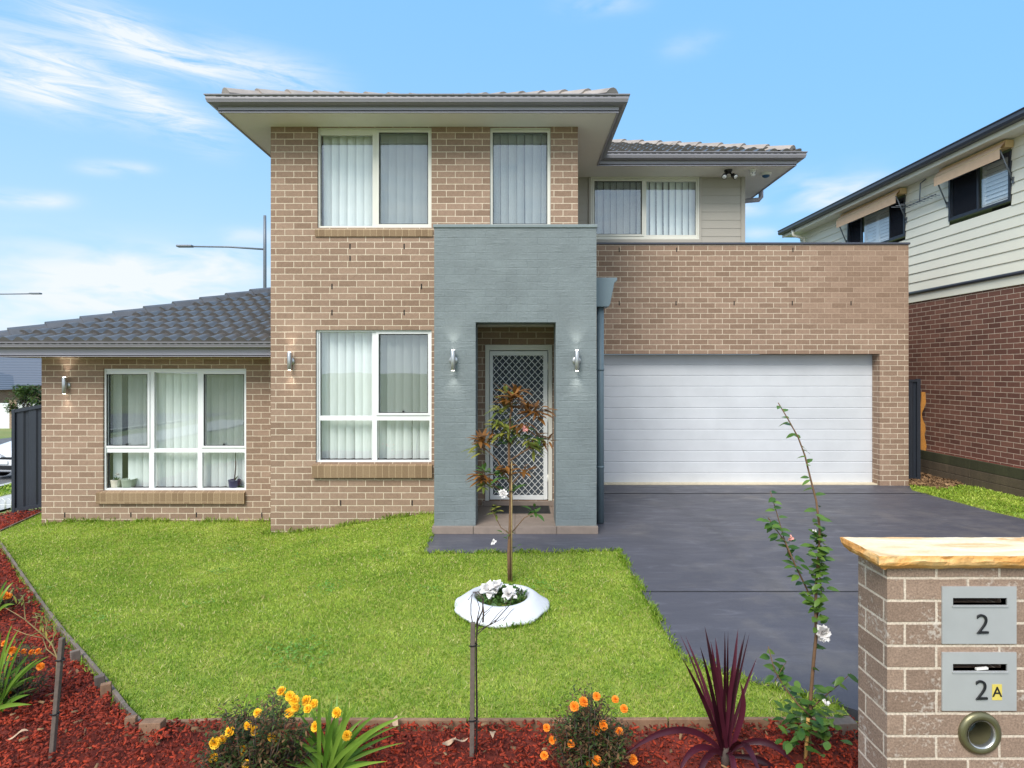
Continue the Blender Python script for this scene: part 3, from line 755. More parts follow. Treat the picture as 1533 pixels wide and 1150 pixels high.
# garage door of ribbed panels
mb = MB(); top, bot, n = 2.17, -.005, 12; rows = [top - (top - bot) * i / n for i in range(n + 1)]
yd = YG + .215
for i in range(n):
    a, b = rows[i] - .004, rows[i + 1] + .004
    prof = [(a, yd + .006), (a - .006, yd + .0), (b + .006, yd + .0), (b, yd + .006), (b - .004, yd + .009), (b - .008, yd + .006)]
    for (za, ya), (zb, yb) in zip(prof, prof[1:]):
        mb.face([(1.0, yb, zb), (6.0, yb, zb), (6.0, ya, za), (1.0, ya, za)])
gd = mb.build('garage_door', M['garage'], HOUSE)
mb = MB(); mb.box(1.05, 5.945, yd - .012, yd + .03, -.012, .006); mb.build('rubber_seal', M['seal'], gd)
mb = MB(); mb.box(1.05, 5.945, YG + .06, yd + .1, -.05, .0045 + .012); mb.build('door_sill', M['cream'], HOUSE)

# boarded upper wall, lapped boards cut round the window
cx0, cx1 = wx1, 3.797
W_E = (xr(884, YC), xr(1046.5, YC), zr(359, YC), zr(265.5, YC))
mb = MB(); zb = 3.6
while zb < 5.14:
    zt = min(zb + .138, 5.15)
    spans = [(cx0, W_E[0]), (W_E[1], cx1)] if zt > W_E[2] + .02 else [(cx0, cx1)]
    for a, b in spans:
        mb.face([(a, YC - .008, zb), (b, YC - .008, zb), (b, YC - .002, zt), (a, YC - .002, zt)])
        mb.face([(a, YC, zb), (b, YC, zb), (b, YC - .008, zb), (a, YC - .008, zb)])
    mb.face([(cx1 + .008, YC, zb), (cx1 + .008, 20, zb), (cx1 + .002, 20, zt), (cx1 + .002, YC, zt)])
    zb += .138
mb.build('cladding', M['clad'], HOUSE)
mb = MB(); mb.box(cx1 - .05, cx1 + .02, YC - .022, YC + .05, 3.6, 5.149); mb.build('corner_trim', M['clad'], HOUSE, bevel=.003)

# soffits
mb = MB(); z0, z1 = 5.15, 5.165
FX0, FX1, FY, BX, BY = -3.78, 1.265, 7.57, 4.405, 9.52
for (a, b, c, d) in ((FX0, FX1, FY, Y0 + .1), (FX0, wx0 + .1, Y0 + .1, 20), (wx1 - .1, FX1, Y0 + .1, 20), (FX1, BX, BY, YC + .1), (cx1 - .1, BX, YC + .1, 20)):
    mb.box(a, b, c, d, z0, z1)
mb.build('soffit', M['soffit'], HOUSE)
mb = MB(); mb.box(-7.35, wx0 - .01, 8.25, YL + .1, 2.088, 2.10); mb.box(-7.35, lx0 + .1, YL + .1, 20, 2.088, 2.10); mb.build('soffit', M['soffit'], HOUSE)

def sweep(mb, path, prof, mi=0, closed=True):         # profile (outward, z) along a plan polyline; outward = right of travel
    path = [Vector(p) for p in path]; offs = []
    for i, p in enumerate(path):
        ds = []
        if i > 0: ds.append((p - path[i - 1]).normalized())
        if i < len(path) - 1: ds.append((path[i + 1] - p).normalized())
        ns = [Vector((d.y, -d.x)) for d in ds]; m = sum(ns, Vector((0, 0))).normalized()
        offs.append(m / max(m.dot(ns[0]), .2))
    rings = [[(p.x + o.x * a, p.y + o.y * a, z) for a, z in prof] for p, o in zip(path, offs)]
    k = len(prof); rng = range(k) if closed else range(k - 1)
    for r0, r1 in zip(rings, rings[1:]):
        for j in rng: mb.face([r0[j], r1[j], r1[(j + 1) % k], r0[(j + 1) % k]], mi)
    if closed:
        mb.face(rings[0], mi); mb.face(rings[-1][::-1], mi)
def fascia_gutter(path, zf, zt, gz0, slots=True, gm='gutter'):
    mb = MB(); sweep(mb, path, [(-.02, zf), (0, zf), (0, zt), (-.02, zt)]); mb.build('fascia', M['fascia'], HOUSE)
    mb = MB(); h = zt + .02
    sweep(mb, path, [(.002, gz0), (.055, gz0), (.082, gz0 + .011), (.1, gz0 + .032), (.108, gz0 + .055), (.106, h - .022), (.122, h - .012), (.122, h), (.112, h), (.098, h - .03), (.098, gz0 + .02), (.002, gz0 + .012)])
    if slots:
        for a, b in zip(path, path[1:]):
            a, b = Vector(a), Vector(b); d = (b - a).normalized(); nrm = Vector((d.y, -d.x)); L = min((b - a).length, 9)
            st = 0 if (b - a).length < 9 else (b - a).length - 9
            for i in range(int(L / .1)):
                c = a + d * (st + .06 + i * .1) + nrm * .107
                mb.obox((c.x, c.y, h - .026), (d.x * .03, d.y * .03, 0), (nrm.x * .004, nrm.y * .004, 0), (0, 0, .0035), 1)
    mb.build('gutter', [M[gm], M['slot']], HOUSE)
UP = [(FX0, 20), (FX0, FY), (FX1, FY), (FX1, BY), (BX, BY), (BX, 20)]
fascia_gutter(UP, 5.137, 5.30, 5.212)
LOW = [(-7.35, 20), (-7.35, 8.25), (-3.332, 8.25)]
fascia_gutter(LOW, 2.080, 2.258, 2.19, True, 'gutter')

# tiled roofs: rolled tiles, stepped courses, clipped at hips and valleys
def tile_plane(name, eo, u, run, pitch, W, H, clips, mat, period=.2, course=.33, parent=HOUSE):
    eo, u, run = Vector(eo), Vector(u).normalized(), Vector(run).normalized()
    v = (run * math.cos(pitch) + Vector((0, 0, math.sin(pitch)))); n = u.cross(v)
    if n.z < 0: n = -n
    nu = int(W / period * 10) + 1; us = np.linspace(0, W, nu)
    ph = (us / period) % 1.0
    wave = .045 * np.where(ph < .72, np.sin(np.pi * ph / .72) ** .8, -.12 * np.sin(np.pi * (ph - .72) / .28))
    vs, hs = [], []; k = 0
    nv = int(H / course) + 1
    for i in range(nv):
        vs += [i * course - .02, i * course - .018, (i + 1) * course - .02]; hs += [.0, .05, .008]
    vs, hs = np.array(vs), np.array(hs)
    A = np.array(eo)[None, None] + us[None, :, None] * np.array(u) + vs[:, None, None] * np.array(v)
    hh = hs[:, None] + wave[None, :] * np.where(hs[:, None] == 0, .0, 1)
    hh += np.repeat(RNG.normal(0, .0025, (nv, 1)), 3, 0) * 1.0
    A = A + hh[..., None] * np.array(n)
    V = A.reshape(-1, 3); i, j = np.meshgrid(np.arange(nu - 1), np.arange(len(vs) - 1)); a = (j * nu + i).ravel()
    Fc = np.stack([a, a + 1, a + nu + 1, a + nu], -1)
    off = np.array(wloc(parent)); o = big_mesh(name, V - off, Fc, mat, parent, smooth=False)
    bm = bmesh.new(); bm.from_mesh(o.data)
    for co, no in clips:                              # keep the side the normal points away from
        bmesh.ops.bisect_plane(bm, geom=bm.verts[:] + bm.edges[:] + bm.faces[:], plane_co=Vector(co) - Vector(off), plane_no=no, clear_outer=True)
    for f in bm.faces: f.smooth = True
    bmesh.ops.recalc_face_normals(bm, faces=bm.faces[:])
    bm.to_mesh(o.data); bm.free()
    o.data.set_sharp_from_angle(angle=R(38))
    return o
def hip_caps(name, a, b, mat, parent, seg=.4, w=.16, drop=.07, lift=.03):
    a, b = Vector(a), Vector(b); d = (b - a); L = d.length; d.normalize()
    side = d.cross(Vector((0, 0, 1))).normalized(); up = side.cross(d).normalized()
    mb = MB(); n = int(L / seg)
    for i in range(n + 1):
        p = a + d * (i * seg - .02); q = a + d * min((i + 1) * seg + .03, L + .05)
        def ring(c, h): return [c + side * w + up * (h - drop), c + side * w * .55 + up * (h + .012), c + side * w * .18 + up * (h + .04), c - side * w * .18 + up * (h + .04), c - side * w * .55 + up * (h + .012), c - side * w + up * (h - drop)]
        r0, r1 = ring(p, lift + .035), ring(q, lift); r2 = ring(p, lift + .012)
        for j in range(5):
            mb.face([r0[j], r0[j + 1], r1[j + 1], r1[j]], smooth=False)
        mb.face(r0[::-1] )
    return mb.build(name, mat, parent)
PL = math.atan(.368)
rl = tile_plane('roof', (-7.43, 8.17, 2.262), (1, 0, 0), (0, 1, 0), PL, 4.12, 4.6, [((-7.43, 8.17, 0), Vector((-1, 1, 0)).normalized())], M['tile'])
tile_plane('roof', (-7.43, 16.2, 2.262), (0, -1, 0), (1, 0, 0), PL, 8.03, 4.5, [((-7.43, 8.17, 0), Vector((1, -1, 0)).normalized()), ((wx0 - .01, 0, 0), (1, 0, 0))], M['tile'])
hip_caps('hip_capping', (-7.43, 8.17, 2.28), (-3.33, 12.27, 2.28 + 4.1 * .368), M['tile_cap'], rl, .43, .15, .07, .035)
PU = math.radians(23.3); tp_ = math.tan(PU)
ex0, ex1, ey, ebx, eby, ez = FX0 - .04, FX1 + .04, FY - .04, BX + .04, BY - .04, 5.232
hw = (ex1 - ex0) / 2; ax = (ex0 + ex1) / 2
rf = tile_plane('roof', (ex0, ey, ez), (1, 0, 0), (0, 1, 0), PU, 2 * hw, hw / math.cos(PU), [((ex0, ey, 0), Vector((-1, 1, 0)).normalized()), ((ex1, ey, 0), Vector((1, 1, 0)).normalized())], M['tile'])
tile_plane('roof', (ex1, ey, ez), (0, 1, 0), (-1, 0, 0), PU, 7, hw / math.cos(PU), [((ex1, ey, 0), Vector((-1, -1, 0)).normalized()), ((ex1, eby, 0), Vector((1, 1, 0)).normalized()), ((ax, 0, 0), (-1, 0, 0))], M['tile'])
tile_plane('roof', (ex0, 16, ez), (0, -1, 0), (1, 0, 0), PU, 16 - ey, hw / math.cos(PU), [((ex0, ey, 0), Vector((1, -1, 0)).normalized()), ((ax, 0, 0), (1, 0, 0))], M['tile'])
hip_caps('hip_capping', (ex0 + .12, ey + .12, ez + .078 + .12 * tp_), (ax, ey + hw, ez + .078 + hw * tp_), M['tile_pale'], rf, .42, .15, .06, .04)
hip_caps('hip_capping', (ex1 - .12, ey + .12, ez + .078 + .12 * tp_), (ax, ey + hw, ez + .078 + hw * tp_), M['tile_pale'], rf, .42, .15, .06, .04)
ez = 5.30
rb = tile_plane('roof', (ax - 1.2, eby, ez), (1, 0, 0), (0, 1, 0), PU, ebx - ax + 1.2, 3.9 / math.cos(PU), [((ebx, eby, 0), Vector((1, 1, 0)).normalized()), ((ex1, eby, 0), Vector((-1, -1, 0)).normalized())], M['tile'])
tile_plane('roof', (ebx, eby, ez), (0, 1, 0), (-1, 0, 0), PU, 8, 3.9 / math.cos(PU), [((ebx, eby, 0), Vector((-1, -1, 0)).normalized())], M['tile'])
hip_caps('hip_capping', (ebx - .1, eby + .1, ez + .02 + .1 * tp_), (ebx - 3.9, eby + 3.9, ez + .02 + 3.9 * tp_), M['tile_pale'], rb, .42, .15, .06, .04)

# portico: painted brick front with an opening, side walls, capping
px0, px1 = -.977, .907
ox0, ox1, oz1 = xr(712, YP), xr(832, YP), zr(482.5, YP)
mb = MB(); hole_wall(mb, px0, px1, .086, 3.545, YP, [(ox0, ox1, .0, oz1)], .35)
yb = YP + .35
mb.face([(px0, Y0, .086), (px0, YP, .086), (px0, YP, 3.545), (px0, Y0, 3.545)]); mb.face([(px1, YP, .086), (px1, Y0, .086), (px1, Y0, 3.545), (px1, YP, 3.545)])
for a, b in ((px0 + .24, ox0), (ox1, px1 - .24)): mb.face([(b, yb, .086), (a, yb, .086), (a, yb, oz1 + .02), (b, yb, oz1 + .02)])
mb.face([(px0 + .24, yb, .086), (px0 + .24, Y0, .086), (px0 + .24, Y0, oz1 + .02), (px0 + .24, yb, oz1 + .02)])
mb.face([(px1 - .24, Y0, .086), (px1 - .24, yb, .086), (px1 - .24, yb, oz1 + .02), (px1 - .24, Y0, oz1 + .02)])
po = mb.build('portico', M['grey'], HOUSE)
mb = MB(); mb.box(px0 + .02, px1 - .02, YP + .2, Y0 - .005, oz1 + .02, oz1 + .08); mb.build('portico_ceiling', M['soffit'], po)
mb = MB(); mb.box(px0 - .012, px1 + .012, YP - .014, Y0 - .004, 3.545, 3.582); mb.build('portico_cap', M['cap_grey'], po, bevel=.005)
mb = MB()
for i in range(4):
    a = px0 - .02 + i * (px1 - px0 + .04) / 4; b = px0 - .02 + (i + 1) * (px1 - px0 + .04) / 4 - .006
    mb.box(a, b, YP - .05, YP + .50, .0, .085); mb.box(a, b, YP + .506, Y0 + .1, .0, .085)
mb.box(px0 - .01, px1 + .01, YP - .03, Y0 + .1, -.05, .078)
mb.box(DOOR[0] - .03, DOOR[1] + .03, Y0 - .05, Y0 + .12, .086, .146)
mb.build('porch_step', M['porch_tile'], HOUSE, bevel=.004)

# windows --------------------------------------------------------------
def frame_rect(mb, x0, x1, z0, z1, y0, y1, w, mi=0):
    mb.box(x0, x1, y0, y1, z0, z0 + w, mi); mb.box(x0, x1, y0, y1, z1 - w, z1, mi)
    mb.box(x0, x0 + w, y0, y1, z0 + w, z1 - w, mi); mb.box(x1 - w, x1, y0, y1, z0 + w, z1 - w, mi)
def window(rect, y, panes, slat_gaps=(), sill=None, mat='frame', extra_bars=(), slat_off=0, label=None):
    """rect and panes in metres; a pane is (x0, x1, z0, z1, screened?)"""
    x0, x1, z0, z1 = rect; yf = y + .045
    mb = MB(); e = .002
    # the frame is the rectangle less the panes
    xs = sorted({x0 + e, x1 - e} | {p[0] for p in panes} | {p[1] for p in panes}); zs = sorted({z0 + e, z1 - e} | {p[2] for p in panes} | {p[3] for p in panes})
    for i in range(len(xs) - 1):
        for j in range(len(zs) - 1):
            cx, cz = (xs[i] + xs[i + 1]) / 2, (zs[j] + zs[j + 1]) / 2
            if not any(p[0] < cx < p[1] and p[2] < cz < p[3] for p in panes):
                mb.face([(xs[i], yf, zs[j]), (xs[i + 1], yf, zs[j]), (xs[i + 1], yf, zs[j + 1]), (xs[i], yf, zs[j + 1])])
    for p in panes:
        a, b, c, d = p[:4]; yk = yf + .04
        mb.face([(a, yf, c), (a, yf, d), (a, yk, d), (a, yk, c)]); mb.face([(b, yf, c), (b, yk, c), (b, yk, d), (b, yf, d)])
        mb.face([(a, yf, c), (a, yk, c), (b, yk, c), (b, yf, c)]); mb.face([(a, yf, d), (b, yf, d), (b, yk, d), (a, yk, d)])
    for (a, b) in ((x0 + e, x1 - e),):                # proud outer lip
        frame_rect(mb, a, b, z0 + e, z1 - e, yf - .016, yf - .001, .022)
    w = mb.build('window', M[mat], HOUSE, label=label)
    for p in panes:
        a, b, c, d, scr = p[:5]
        if scr:                                       # sash round an opening light with its fly screen
            mb = MB(); frame_rect(mb, a - .035, b + .035, c - .035, d + .035, yf - .012, yf - .002, .032); mb.build('sash', M[mat], w, bevel=.003)
            mb = MB(); frame_rect(mb, a - .002, b + .002, c - .002, d + .002, yf - .010, yf + .01, .007); mb.build('seal', M['seal'], w)
            mb = MB(); mb.box(a, b, yf + .034, yf + .036, c, d); mb.build('fly_screen', M['screen'], w)
            if d - c < 1.3 and c < 2.0:
                mb = MB(); mb.box((a + b) / 2 - .012, (a + b) / 2 + .012, yf - .016, yf + .008, c + .002, c + .03); mb.build('latch', M['black'], w)
        mb = MB(); mb.face([(a, yf + .028, c), (b, yf + .028, c), (b, yf + .028, d), (a, yf + .028, d)]); mb.build('pane', M['glass'], w)
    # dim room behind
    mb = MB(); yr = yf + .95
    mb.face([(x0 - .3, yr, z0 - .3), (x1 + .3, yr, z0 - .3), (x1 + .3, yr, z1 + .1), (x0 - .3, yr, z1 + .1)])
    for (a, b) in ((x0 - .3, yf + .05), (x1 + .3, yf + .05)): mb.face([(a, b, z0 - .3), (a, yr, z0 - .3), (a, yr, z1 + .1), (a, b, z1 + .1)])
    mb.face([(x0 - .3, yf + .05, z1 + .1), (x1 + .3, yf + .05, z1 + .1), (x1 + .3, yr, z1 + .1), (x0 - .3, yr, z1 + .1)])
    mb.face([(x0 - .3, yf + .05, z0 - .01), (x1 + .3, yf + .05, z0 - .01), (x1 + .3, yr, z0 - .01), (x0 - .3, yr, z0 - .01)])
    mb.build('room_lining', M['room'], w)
    # vertical blind: overlapping slats, each turned a little
    mb = MB(); rg = random.Random(int(x0 * 100) + slat_off); x = x0 + .02; pitch = .112; k = 0
    while x < x1 - .02:
        skip = any(g0 < x + pitch / 2 < g1 for g0, g1 in slat_gaps)
        if not skip:
            ang = R(rg.uniform(14, 30)); hwid = rg.uniform(.054, .060); c = x + pitch / 2; sw = rg.uniform(-.006, .006)
            dx, dy = hwid * math.cos(ang), hwid * math.sin(ang); ym = yf + .16
            seg = [(-1, 0), (-.5, -.005), (0, -.007), (.5, -.005), (1, 0)]
            for (s0, o0), (s1, o1) in zip(seg, seg[1:]):
                mb.face([(c + dx * s0 + sw, ym + dy * s0 + o0, z0 + .025), (c + dx * s1 + sw, ym + dy * s1 + o1, z0 + .025), (c + dx * s1, ym + dy * s1 + o1, z1 - .02), (c + dx * s0, ym + dy * s0 + o0, z1 - .02)], smooth=True)
        x += pitch
    mb.box(x0 + .01, x1 - .01, yf + .12, yf + .2, z1 - .02, z1 + .02)
    mb.build('vertical_blind', M['blind'], w)
    if sill:
        a, b, zt, zb_, out = sill
        mb = MB(); yi = yf - .016
        prof = [(yi, zt), (y - out, zt - .03), (y - out + .004, zb_), (y + .0, zb_ + .012)]
        for (ya, za), (yc, zc) in zip(prof, prof[1:]):
            mb.face([(a, yc, zc), (b, yc, zc), (b, ya, za), (a, ya, za)], uv=[(a, zc), (b, zc), (b, za), (a, za)])
        mb.face([(a, yi, zt), (a, y - out, zt - .03), (a, y - out + .004, zb_), (a, y, zb_ + .012)]); mb.face([(b, y, zb_ + .012), (b, y - out + .004, zb_), (b, y - out, zt - .03), (b, yi, zt)])
        mb.build('sill', M['sill'], w)
    return w
def pane_px(y, l, r, t, b, scr): d = y + .05; return (xr(l, d), xr(r, d), zr(b, d), zr(t, d), scr)
window(W_A, YL, [pane_px(YL, 160.7, 221.3, 560.5, 667, True), pane_px(YL, 231.2, 296.5, 557.5, 671.5, False), pane_px(YL, 306, 366, 560.5, 667, True),
                 pane_px(YL, 157.8, 223.5, 677.5, 731, False), pane_px(YL, 230.9, 296, 677.5, 731, False), pane_px(YL, 303, 366.5, 677.5, 731, False)],
       slat_gaps=((W_A[0] + .08, W_A[0] + .24),), sill=(xr(147, YL), xr(367.5, YL), zr(734.5, YL), zr(753.5, YL), .05), mat='frame_white')
window(W_B, Y0, [pane_px(Y0, 479.3, 557.3, 497.5, 622.5, False), pane_px(Y0, 567.6, 640.6, 500.5, 618, True),
                 pane_px(Y0, 479.3, 557.3, 629.5, 689, False), pane_px(Y0, 564.5, 643, 629.5, 689, False)],
       sill=(xr(469, Y0), xr(647.5, Y0), zr(693.5, Y0), zr(714.5, Y0), .055), mat='frame_white', slat_off=3)
window(W_C, Y0, [pane_px(Y0, 479.6, 557.8, 202.5, 338.8, False), pane_px(Y0, 568, 640.8, 199.5, 335.8, True)],
       sill=(xr(472, Y0), xr(648, Y0), zr(341.5, Y0), zr(354.5, Y0), .022), slat_off=5)
window(W_D, Y0, [pane_px(Y0, 738, 819, 199.5, 335.8, True)], slat_off=2)
wE = window(W_E, YC - .05, [pane_px(YC - .05, 890, 960.5, 272, 351, True), pane_px(YC - .05, 967.5, 1042, 272, 352, False)], slat_off=9)
mb = MB(); mb.box(W_E[0] - .035, W_E[0], YC - .03, YC + .02, W_E[2] - .02, 5.149); mb.box(W_E[1], W_E[1] + .035, YC - .03, YC + .02, W_E[2] - .02, 5.149)
mb.box(W_E[0] - .035, W_E[1] + .035, YC - .035, YC + .02, W_E[2] - .07, W_E[2] - .003); mb.build('trim', M['clad'], wE, bevel=.003)

# security door --------------------------------------------------------
dx0, dx1, dz0, dz1 = DOOR; yd = Y0 + .03
mb = MB(); e = .002
mb.box(dx0 + e, dx0 + .055, yd - .05, yd + .06, dz0 + e, dz1 - e); mb.box(dx1 - .055, dx1 - e, yd - .05, yd + .06, dz0 + e, dz1 - e); mb.box(dx0 + .055, dx1 - .055, yd - .05, yd + .06, dz1 - .075, dz1 - e)
fr = mb.build('door_frame', M['frame'], HOUSE, bevel=.004)
sx0, sx1, sz0, sz1 = dx0 + .065, dx1 - .065, dz0 + .012, dz1 - .085
mx0, mx1, mz0, mz1 = xr(738, Y0 + .02), xr(813.5, Y0 + .02), zr(741.5, Y0 + .02), zr(532.5, Y0 + .02)
mb = MB(); mb.box(sx0, mx0, yd - .02, yd + .012, sz0, sz1); mb.box(mx1, sx1, yd - .02, yd + .012, sz0, sz1); mb.box(mx0, mx1, yd - .02, yd + .012, sz0, mz0); mb.box(mx0, mx1, yd - .02, yd + .012, mz1, sz1)
sd_ = mb.build('security_door', M['frame_white'], HOUSE, bevel=.003)
mb = MB(); dpx, dpz = .0865, .0945                     # diamond grille
def clip_diag(s):
    for k in range(-60, 60):
        pts = []
        # line x = k*dpx + s*(z-mz0)*dpx/dpz
        z0_, z1_ = mz0, mz1; f = lambda z: mx0 + k * dpx + s * (z - mz0) * dpx / dpz
        ts = sorted([z for z in (z0_, z1_, mz0 + s * (mx0 - mx0 - k * dpx) * dpz / dpx, mz0 + s * (mx1 - mx0 - k * dpx) * dpz / dpx)])
        ins = [z for z in ts if mz0 - 1e-6 <= z <= mz1 + 1e-6 and mx0 - 1e-6 <= f(z) <= mx1 + 1e-6]
        if len(ins) >= 2 and ins[-1] - ins[0] > .01:
            yy = yd - .008 if s > 0 else yd - .003
            mb.bar((f(ins[0]), yy, ins[0]), (f(ins[-1]), yy, ins[-1]), .0068, .005)
clip_diag(1); clip_diag(-1)
mb.build('diamond_grille', M['white'], sd_)
mb = MB(); mb.box(mx0, mx1, yd + .004, yd + .006, mz0, mz1); mb.build('fly_mesh', M['flymesh'], sd_)
mb = MB(); mb.box(sx0 + .022, sx0 + .05, yd - .028, yd - .02, 1.07, 1.20); mb.tube([(sx0 + .036, yd - .03, 1.1), (sx0 + .036, yd - .06, 1.1), (sx0 + .036, yd - .06, 1.17)], .008, 8)
mb.build('handle', M['black'], sd_)
for zz in (.45, 1.25, 1.95):
    mb = MB(); mb.tube([(sx1 + .006, yd - .03, zz - .05), (sx1 + .006, yd - .03, zz + .05)], .008, 8); mb.build('hinge', M['frame'], sd_)
mb = MB(); mb.box(dx0 + .055, dx1 - .055, yd + .065, yd + .10, dz0, dz1 - .07); inner = mb.build('front_door', simple('grey_door', S(150, 156, 166), .4), HOUSE)
mb = MB(); mb.box(dx0 + .12, dx0 + .3, yd + .060, yd + .064, dz0 + .15, dz1 - .2); mb.build('door_glass', simple('dark_glass', S(26, 30, 34), .08), inner)

# rain head and downpipe beside the portico
dpx_ = 1.012; ydp = 7.42
mb = MB(); pr = [(.915, 3.02), (1.205, 3.02), (1.205, 2.985), (1.17, 2.955), (1.12, 2.70), (1.10, 2.665), (.915, 2.665)]
for (xa, za), (xb_, zb2) in zip(pr, pr[1:] + pr[:1]): mb.face([(xa, ydp - .1, za), (xb_, ydp - .1, zb2), (xb_, ydp + .1, zb2), (xa, ydp + .1, za)])
mb.face([(a, ydp - .1, b) for a, b in pr][::-1]); mb.face([(a, ydp + .1, b) for a, b in pr])
mb.build('rain_head', M['pipe'], HOUSE, bevel=.006)
mb = MB(); mb.tube([(dpx_, ydp, .012), (dpx_, ydp, 2.67)], .045, 20)
dp = mb.build('downpipe', M['pipe'], HOUSE)
for zz in (.7, 1.9):
    mb = MB(); mb.tube([(dpx_, ydp, zz - .014), (dpx_, ydp, zz + .014)], .049, 20); mb.build('bracket', M['pipe'], dp)
# gutter outlet with a kinked pipe under the far right corner, and one at the left wing corner
mb = MB(); q = [P(1150, 287, 10.9), P(1150, 296, 10.9), P(1147, 300, 10.9), P(1120, 302, 10.95), P(1112, 306, 10.95)]
q = [(4.44, 11.0, 5.23), (4.44, 11.0, 5.07), (4.40, 11.0, 5.02), (3.93, 11.0, 4.98), (3.86, 11.0, 4.93), (3.86, 11.0, 3.6)]
mb.tube(q, .042, 14); mb.build('downpipe', M['fascia'], HOUSE)
mb = MB(); q = [(-7.22, 9.3, 2.10), (-7.22, 9.3, 1.93), (-7.17, 9.3, 1.88), (-6.98, 9.3, 1.86), (-6.95, 9.3, 1.80), (-6.95, 9.3, -.5)]
mb.tube(q, .045, 14); mb.build('downpipe', M['gutter'], HOUSE)

# weep holes: short open joints in the brickwork, copies of one dark slot
def weep(px, py, y): return Vector((round(xr(px, y) / .24) * .24 if False else xr(px, y), y - .0015, zr(py, y)))
spots = [(497, 429, Y0), (631, 429, Y0), (497, 468, Y0), (605, 468, Y0), (510, 753, Y0), (617, 753, Y0), (524, 369, Y0), (605, 369, Y0), (524, 387, Y0),
         (97, 771, YL), (196, 771, YL), (294, 771, YL), (392, 771, YL), (927, 374, YG), (1013, 374, YG), (927, 454, YG), (1012, 454, YG), (1099, 454, YG), (1186, 454, YG), (1274, 454, YG), (1187, 352 + 22, YG)]
mb = MB(); mb.box(-.008, .008, -.001, .004, -.036, .036); w0 = mb.build('weep_hole', M['dark'], None); w0.parent = HOUSE
for i, s in enumerate(spots):
    o = w0 if i == 0 else w0.copy()
    if i: COL.objects.link(o); o.parent = HOUSE
    o.location = weep(*s) - Vector((0, 8.04, 0))

# ------------------------------------------------------------------ things fixed to or standing by the house
def wall_lamp():
    t = thing('wall_lamp', 'x', 'wall lamp')
    mb = MB(); mb.lathe([(.0, .118), (.024, .118), (.028, .112), (.028, -.112), (.024, -.118), (.02, -.118), (.02, -.105), (.0, -.105)], (0, -.062, 0), 20); mb.build('lamp_body', M['steel'], t, local=True)
    mb = MB(); mb.lathe([(0, .02), (.045, .02), (.05, .014), (.05, 0)], (0, 0, 0), 20, 'y'); mb.tube([(.0, -.01, 0), (0, -.045, 0)], .018, 10); mb.build('wall_bracket', M['steel'], t, local=True)
    for s, nm in ((1, 'bulb'), (-1, 'bulb')):
        mb = MB(); mb.lathe([(.0, .0), (.018, .0), (.018, .004), (0, .004)], (0, -.062, s * .119 - .002), 14); mb.build(nm, M['glow'], t, local=True)
        ld = bpy.data.lights.new('lamp_light', 'SPOT'); ld.energy = 1.7; ld.spot_size = R(84); ld.spot_blend = .9; ld.shadow_soft_size = .02; ld.color = (1, .95, .86)
        lo = bpy.data.objects.new('lamp_light', ld); COL.objects.link(lo); lo.parent = t; lo.location = (0, -.062, s * .126)
        lo.rotation_euler = (R(180) if s > 0 else 0, 0, 0)
    return t
wl = wall_lamp(); wl['group'] = 'up and down wall lamps on the facade'
lampspots = [((xr(101, YL), YL, zr(577, YL)), 'steel cylinder wall lamp on brick left of the three-light lower window'),
             ((xr(436, Y0), Y0, zr(541, Y0)), 'steel cylinder wall lamp on brick between the two ground floor windows'),
             ((xr(679, YP), YP, zr(539.5, YP)), 'steel cylinder wall lamp on the grey portico left of the door'),
             ((xr(863, YP), YP, zr(540, YP)), 'steel cylinder wall lamp on the grey portico beside the downpipe')]
for i, (loc, lab) in enumerate(lampspots):
    o = wl if i == 0 else copy_tree(wl); o.location = loc; o['label'] = lab

# soffit fittings at the far right corner
t = thing('flood_light', 'black twin spot flood light under the right eave', 'flood light', (3.41, 9.77, 5.15))
mb = MB(); mb.lathe([(0, -.05), (.035, -.05), (.06, -.03), (.065, 0)], (0, 0, 0), 18); mb.build('base', M['black'], t, local=True)
for s in (-1, 1):
    a = Vector((s * .02, -.02, -.05)); b = Vector((s * .075, -.05, -.11)); d = Vector((s * .35, -.75, -.55)).normalized()
    mb = MB(); mb.tube([a, (s * .06, -.02, -.08), b], .014, 8); mb.build('arm', M['black'], t, local=True)
    mb = MB(); mb.tube([b - d * .05, b - d * .03, b + d * .03, b + d * .045], [.024, .036, .04, .044], 14); sp = mb.build('spot', M['black'], t, local=True)
    mb = MB(); mb.tube([b + d * .0455, b + d * .05], .034, 14); mb.build('lens', M['white'], sp, local=True)
t = thing('motion_sensor', 'small white motion sensor under the right eave beside the black flood light', 'sensor', (3.80, 9.76, 5.15))
mb = MB(); mb.lathe([(0, -.03), (.045, -.03), (.05, 0)], (0, 0, 0), 16); mb.build('base', M['white'], t, local=True)
mb = MB(); mb.lathe([(0, -.045), (.035, -.035), (.045, 0), (.035, .035), (0, .045)], (0, -.02, -.065), 16); b_ = mb.build('sensor_head', M['white'], t, local=True)
for s in (-1, 1):
    mb = MB(); mb.lathe([(0, .005), (.009, .003), (.011, -.003)], (s * .018, -.06, -.07), 10, 'y'); mb.build('eye', M['black'], b_, local=True)
t = thing('dome_camera', 'blue domed security camera under the far end of the right eave', 'camera', (4.09, 9.93, 5.15))
mb = MB(); mb.lathe([(0, -.035), (.075, -.035), (.085, -.02), (.085, 0)], (0, 0, 0), 20); mb.build('base', M['white'], t, local=True)
mb = MB(); mb.lathe([(0, -.075), (.03, -.07), (.055, -.055), (.062, -.036)], (0, 0, 0), 20); mb.build('dome', M['sensor_blue'], t, local=True)

